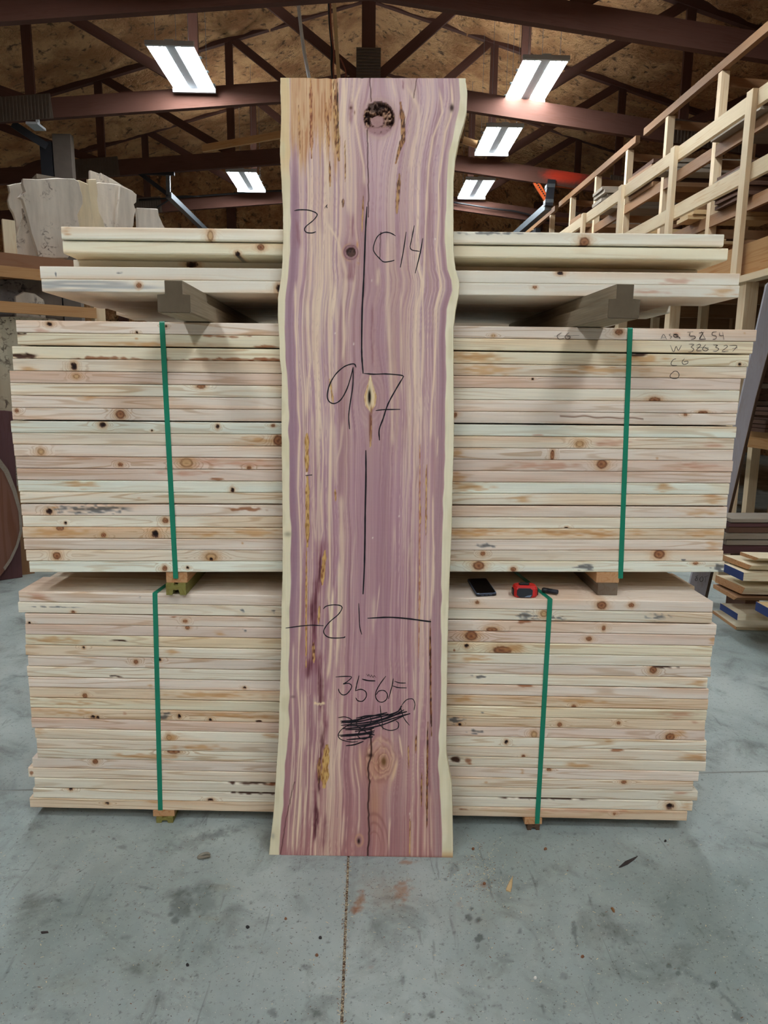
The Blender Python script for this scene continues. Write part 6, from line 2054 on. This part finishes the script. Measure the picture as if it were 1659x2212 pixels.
# inner frame
itops = [(1448.6, 249), (1359, 327), (1292.6, 382), (1238, 430)]
IT = [float(rp(x, y, XI)[:] @ RA) for x, y in itops]
istep = (IT[-1] - IT[0]) / 3
IZ = float(np.mean([rp(x, y, XI)[2] for x, y in itops]))
ITS = [IT[0] + istep * i for i in range(-5, 7)]
zb1 = float(np.mean([rp(x, y, XI)[2] for x, y in ((1627, 275), (1365, 451), (1238, 526))]))
zb2 = float(np.mean([rp(x, y, XI)[2] for x, y in ((1607, 454), (1431, 524))]))
for t in ITS:
    rbeam('stud', XI, t, 0, XI, t, IZ, .075, .085, 'rack', RN)
    rbeam('stud', XJ, t + .02, 0, XJ, t + .02, IZ - .05, .075, .085, 'rack_brown', RN)
    rbeam('cross_bar', XI, t + .07, IZ - .06, XJ + .05, t + .09, IZ - .10, .04, .09, 'rack_brown')
    for z in (zb1, zb2, 1.15):
        rbeam('cross_bar', XI, t + .07, z - .10, XJ + .05, t + .09, z - .10, .04, .09, 'rack_brown')
for k in range(4):
    # plate in lengths, passing between the truss chords
    rbeam('top_plate', XI - .02, ITS[3 * k] - .3, IZ + .05, XI - .02, ITS[min(3 * k + 3, 11)] - .55, IZ + .05, .06, .09, 'rack_brown')
for X in (XI - .02, XJ):
    for z in (zb1, zb2, 1.15):
        rbeam('shelf_beam', X, ITS[0], z, X, ITS[-1], z, .04, .12, 'rack_brown')
rbeam('shelf_beam', XG + .35, TS[0], 1.16, XG + .35, TS[-1], 1.16, .05, .14, 'rim')


# lumber lying on the shelves, each board its own thing
OCC = set()


def pile(pxbox, X, n, th, length, mats, desc, inset=0.0, jit=.05, cols=1, zfix=None):
    x0, x1, y0, y1 = pxbox
    pa, pb = rp(x0, y1, X), rp(x1, y1, X)
    ta, tb = sorted((float(pa @ RA), float(pb @ RA)))
    mid = (ta + tb) / 2
    k0 = int(math.floor((mid - ITS[0]) / istep))
    OCC.add((k0, round(zfix, 2)))
    ta, tb = max(ta, ITS[0] + k0 * istep + .13), min(tb, ITS[0] + (k0 + 1) * istep - .07)
    if tb - ta < .25:
        tb = ITS[0] + (k0 + 1) * istep - .07
        ta = max(tb - .5, ITS[0] + k0 * istep + .13)
    zb = zfix if zfix is not None else float(rp((x0 + x1) / 2, y1, X)[2])
    wd = (tb - ta) / cols
    for i in range(n):
        for c in range(cols):
            t = ta + wd * (c + .5) + random.uniform(-jit, jit) * wd
            xs = X + inset + random.uniform(-jit, jit)
            z = zb + th * (i + .5)
            k = random.choice(mats)
            mb = MB()
            sk = random.uniform(-.04, .04)
            mb.beam(rpt(xs, t, z), rpt(xs + length * random.uniform(.85, 1.1), t + sk, z), wd * random.uniform(.8, .97), th * random.uniform(.82, .95), (0, 0, 1), .003)
            pos = 'lowest' if i == 0 else 'topmost' if i == n - 1 else '%s from the bottom' % ORD[i]
            if cols > 1:
                pos += ['', ', nearer', ', farther'][c + 1]
            mb.build('lumber_board', M[k], None, label='%s board %s' % (pos, desc), cat='board', group='boards ' + desc)


zsh1, zsh2 = zb1 + .061, zb2 + .061
pile((1282, 1345, 404, 470), XI - .25, 6, .05, 1.2, ['grey_board'], 'of the grey stack on the loft top at left', zfix=zsh1)
pile((1352, 1405, 372, 405), XI - .1, 6, .055, 1.1, ['dark_board', 'rack_brown'], 'of the brown stack on the loft top', zfix=zsh1)
pile((1230, 1272, 462, 492), XI - .2, 3, .07, 1.1, ['grey_board', 'rack_brown'], 'of the small stack at the far end of the loft', zfix=zsh1)
pile((1415, 1440, 330, 372), XI - .15, 3, .05, 1.1, ['grey_board'], 'behind the second guard post on the loft top', zfix=zsh1)
pile((1540, 1612, 373, 440), XI - .12, 7, .045, 1.1, ['dark_board', 'grey_board', 'dark_board'], 'of the dark stack behind the lower guard rail', zfix=zsh2)
pile((1353, 1390, 512, 532), XI - .2, 4, .045, 1.1, ['light_board'], 'of the pale stack low on the middle shelf', zfix=zsh2)
pile((1466, 1500, 472, 492), XI - .15, 2, .05, 1.1, ['light_board'], 'of the pale pair on the middle shelf', zfix=zsh2)
pile((1625, 1700, 474, 498), XG + .45, 3, .04, 1.1, ['dark_board', 'light_board'], 'of the little stack above the rim beam', zfix=RIM0 + .141)
pile((1700, 1790, 520, 560), XG + .45, 5, .04, 1.1, ['dark_board', 'grey_board'], 'of the stack beyond the right edge on the loft deck', zfix=RIM0 + .141)
zl8 = 1.231
pile((1523, 1640, 684, 712), XG + .38, 12, .050, 1.3, ['dark_board', 'grey_board', 'light_board', 'dark_board'], 'of the rough stack under the loft behind the grey plank', zfix=zl8)
pile((1600, 1700, 936, 1050), XG + .30, 6, .034, 1.3, ['dark_board', 'grey_board', 'dark_board'], 'of the dark rough stack on the right shelf', zfix=zl8)

def bay(k, zsh, X, n, mats, where):
    if (k, round(zsh, 2)) in OCC:
        return
    ta, tb = ITS[k] + .13, ITS[k + 1] - .07
    for i in range(n):
        w = random.uniform(.55, .95) * (tb - ta)
        t = random.uniform(ta + w / 2, tb - w / 2)
        th = random.uniform(.026, .045)
        mb = MB()
        xs = X + random.uniform(-.12, .05)
        mb.beam(rpt(xs, t, zsh + th / 2), rpt(xs + random.uniform(.9, 1.15), t, zsh + th / 2), w, th - .003, (0, 0, 1), .003)
        zsh += th
        pos = 'lowest' if i == 0 else 'topmost' if i == n - 1 else '%s from the bottom' % ORD[i]
        mb.build('lumber_board', M[random.choice(mats)], None, label='%s board in %s' % (pos, where), cat='board', group='boards stored in ' + where)


NM = ['nearest', 'second', 'third', 'fourth', 'fifth', 'sixth', 'seventh', 'eighth']
for k in (3, 4, 7, 9):
    bay(k, zsh1, XI - .05, 3, ['dark_board', 'grey_board', 'rack_brown'], 'the top loft shelf, %s bay from the front' % NM[k - 2])
for k in (3, 5, 8, 9):
    bay(k, zsh2, XI - .05, 4, ['dark_board', 'light_board', 'grey_board', 'dark_board'], 'the middle loft shelf, %s bay from the front' % NM[k - 2])
for k in (2, 4, 6):
    bay(k, RIM0 + .141, XI + .1, 4, ['dark_board', 'grey_board', 'dark_board'], 'the lowest loft deck, %s bay from the front' % NM[k - 1])

# pale plank leaning at the right end of the bundles
p0_ = atz(1512, 1303, 0)
pn = np.array([-0.28, -0.95, 0.05])
pn /= np.linalg.norm(pn)
PB = p0_ + np.array([0, 0, 0.0])


def gp(x, y):
    return on_plane(x, y, PB, np.array([-0.25, -0.95, 0.13]) / np.linalg.norm([-0.25, -0.95, 0.13]))


gn = np.array([-0.25, -0.95, 0.13])
gn /= np.linalg.norm(gn)
pts = [gp(*q) for q in ((1480, 1300), (1519, 1304), (1534, 1240), (1569, 1124), (1632, 860), (1659, 760), (1692, 622), (1664, 606), (1657, 612), (1592, 900), (1550, 1030), (1495, 1240))]
for v in pts[:2]:
    v[2] = .0008
mb = MB()
mb.slab(pts[::-1], gn, .045, .004)
lean = mb.build('leaning_plank', M['leaning'], None, label='pale grey-lavender plank leaning beside the right end of the bundles', cat='board')
mb = MB()
e_ = [gp(*q) for q in ((1519, 1304), (1534, 1240), (1569, 1124), (1632, 860), (1659, 760), (1692, 622))]
e_[0][2] = .001
vs = [v + gn * .0008 for v in e_] + [v - gn * .047 + np.array([.030, 0, 0]) for v in e_]
vs2 = [v + np.array([.006, 0, 0]) for v in vs]
n = len(e_)
fs = [(i, i + 1, n + i + 1, n + i) for i in range(n - 1)]
o2 = 2 * n
fs += [(o2 + i + 1, o2 + i, o2 + n + i, o2 + n + i + 1) for i in range(n - 1)]
fs += [(i + 1, i, o2 + i, o2 + i + 1) for i in range(n - 1)] + [(n + i, n + i + 1, o2 + n + i + 1, o2 + n + i) for i in range(n - 1)]
mb.add(vs + vs2, fs)
mb.build('bark_edge', M['bark_strip'], lean)


def z9(L):
    return [(1459 + x / 4.096, 860 + y / 4.096) for x, y in L]


ink([(z9([(200, 1570), (180, 1580), (195, 1600), (185, 1615), (172, 1605), (195, 1585)]), .9), (z9([(235, 1575), (215, 1600), (225, 1625), (245, 1605), (237, 1577)]), .9), (z9([(250, 1585), (290, 1570)]), .9), (z9([(270, 1578), (262, 1630)]), .9)],
    PB, gn, .003, 'marker_writing', 'pencil', lean, 'pencilled 8 OT')

# boards with blue-painted ends, lying on the floor at the lower right
BLUE = [  # back-left-top px, front-left-top px, thickness px, blue end, mat, label
    ((1540, 1321), (1591, 1357), 7, False, 'pale_board', 'thin tan board on the floor under the blue-ended ones'),
    ((1557, 1303), (1594, 1326), 15, True, 'pale_board', 'short tan board with a blue end just above the floor board'),
    ((1542, 1262), (1593, 1291), 9, False, 'rack_brown', 'dark live-edge board below the pale thick one'),
    ((1547, 1242), (1610, 1270), 18, False, 'pale_board', 'thick pale live-edge board with a ragged end'),
    ((1563, 1217), (1607, 1237), 19, True, 'pale_board', 'board with a bright blue painted end in the middle of the stack'),
    ((1563, 1199), (1624, 1222), 12, False, 'pale_board', 'topmost live-edge board of the blue-ended stack'),
    ((1600, 1192), (1640, 1206), 8, False, 'pale_board', 'pale board lying on top of the blue-ended stack'),
]
YF_ = 4.15
for i, (bk, fr_, th, blue, mt, lab) in enumerate(BLUE):
    f = atz(fr_[0], fr_[1], .012) if i == 0 else aty(fr_[0], fr_[1], YF_)
    # the back corner is level with the front one
    b = on_plane(bk[0], bk[1], (0, 0, f[2]), np.array([0, 0, 1.0]))
    h = th * 4.2 / 1500
    z0 = f[2] - h
    if i == 0:
        z0, f[2] = .0008, .0008 + h
    dx = np.array([1.0, -.03, 0])
    ctr = [np.array([f[0], f[1]]), np.array([b[0], b[1]])]
    prof = [(f[0], f[1]), (2.88, f[1] - .03), (2.88, b[1] - .03), (b[0], b[1])]
    mb = MB()
    lv = [0 if blue or i == 0 else .035, 0 if blue or i == 0 else .022, 0, 0]
    vs = [np.array([x, y + d_, z0]) for (x, y), d_ in zip(prof, lv)] + [np.array([x, y, z0 + h]) for x, y in prof]
    g = [(v[0], v[1], v[2]) for v in vs]
    mb.add(vs, [(3, 2, 1, 0), (4, 5, 6, 7), (0, 1, 5, 4), (1, 2, 6, 5), (2, 3, 7, 6), (3, 0, 4, 7)], g)
    ob = mb.build('lumber_board', M[mt], None, label=lab, cat='board', group='blue-ended boards at the lower right')
    if not blue:
        mb = MB()
        e = np.array([-.003, 0, 0])
        q = [vs[3] + e, vs[0] + e, vs[4] + e, vs[7] + e]
        r_ = [v - e * .8 for v in q]
        mb.add(q + r_, [(0, 1, 2, 3), (7, 6, 5, 4), (1, 0, 4, 5), (2, 1, 5, 6), (3, 2, 6, 7), (0, 3, 7, 4)])
        mb.build('sawn_end', M['stick'], ob, label='tan sawn end')
    if blue:
        mb = MB()
        e = np.array([-.003, 0, 0])
        q = [vs[3] + e, vs[0] + e, vs[4] + e, vs[7] + e]
        r_ = [v - e * .8 for v in q]
        mb.add(q + r_, [(0, 1, 2, 3), (7, 6, 5, 4), (1, 0, 4, 5), (2, 1, 5, 6), (3, 2, 6, 7), (0, 3, 7, 4)])
        mb.build('painted_end', M['blue_paint'], ob, label='blue painted end')
f = aty(1659, 1325, 3.85)
mb = MB()
vs = [(1659, 1337), (1629, 1318), (1629, 1299), (1659, 1306)]
bb = atz(1629, 1318, f[2] - .03)
# blue-ended board cut by the picture's right edge
z0 = float(aty(1632, 1318, 4.05)[2])
xl_ = float(aty(1632, 1318, 4.05)[0])
mb.box((xl_, 3.78, z0), (2.88, 4.05, z0 + .055))
ob = mb.build('lumber_board', M['light_board'], None, label='blue-ended board cut off by the right edge of the picture', cat='board', group='blue-ended boards at the lower right')
mb = MB()
mb.box((xl_ - .003, 3.78, z0), (xl_ - .0005, 4.05, z0 + .055))
mb.build('painted_end', M['blue_paint'], ob, label='blue painted end')

# low stack of dark boards behind them
for i, (y0, y1, mt) in enumerate(((1178, 1196, 'purple'), (1166, 1177, 'grey_board'), (1150, 1164, 'grey_board'), (1137, 1149, 'dark_board'), (1128, 1136, 'purple'), (1118, 1126, 'grey_board'))):
    za, zb_b = float(aty(1600, y1, 4.6)[2]), float(aty(1600, y0, 4.6)[2])
    mb = MB()
    xl_ = float(aty(1562, 1160, 4.6)[0])
    mb.beam((xl_ + rng.rand() * .03, 4.72 - .01 * i, (za + zb_b) / 2), (xl_ + 2.0, 4.70, (za + zb_b) / 2), .24, (zb_b - za), (0, 0, 1), .002)
    mb.build('lumber_board', M[mt], None, label='%s board of the low dark stack behind the blue-ended boards' % ['lowest', 'second', 'third', 'fourth', 'fifth', 'topmost'][i], cat='board', group='low dark stack behind the blue-ended boards')
mb = MB()
xl_ = float(aty(1562, 1160, 4.6)[0])
zlow = float(aty(1600, 1196, 4.6)[2])
for k in range(2):
    mb = MB()
    mb.box((xl_ + .2 + k * 1.2, 4.6, .0008), (xl_ + .3 + k * 1.2, 4.85, zlow - .001))
    mb.build('bunk', M['dark_board'], None, label='%s wooden block under the low dark stack' % ['left', 'right'][k], cat='block', group='blocks under the low dark stack')

for o in list(bpy.data.objects):
    if '_o' in o.keys():
        del o['_o']
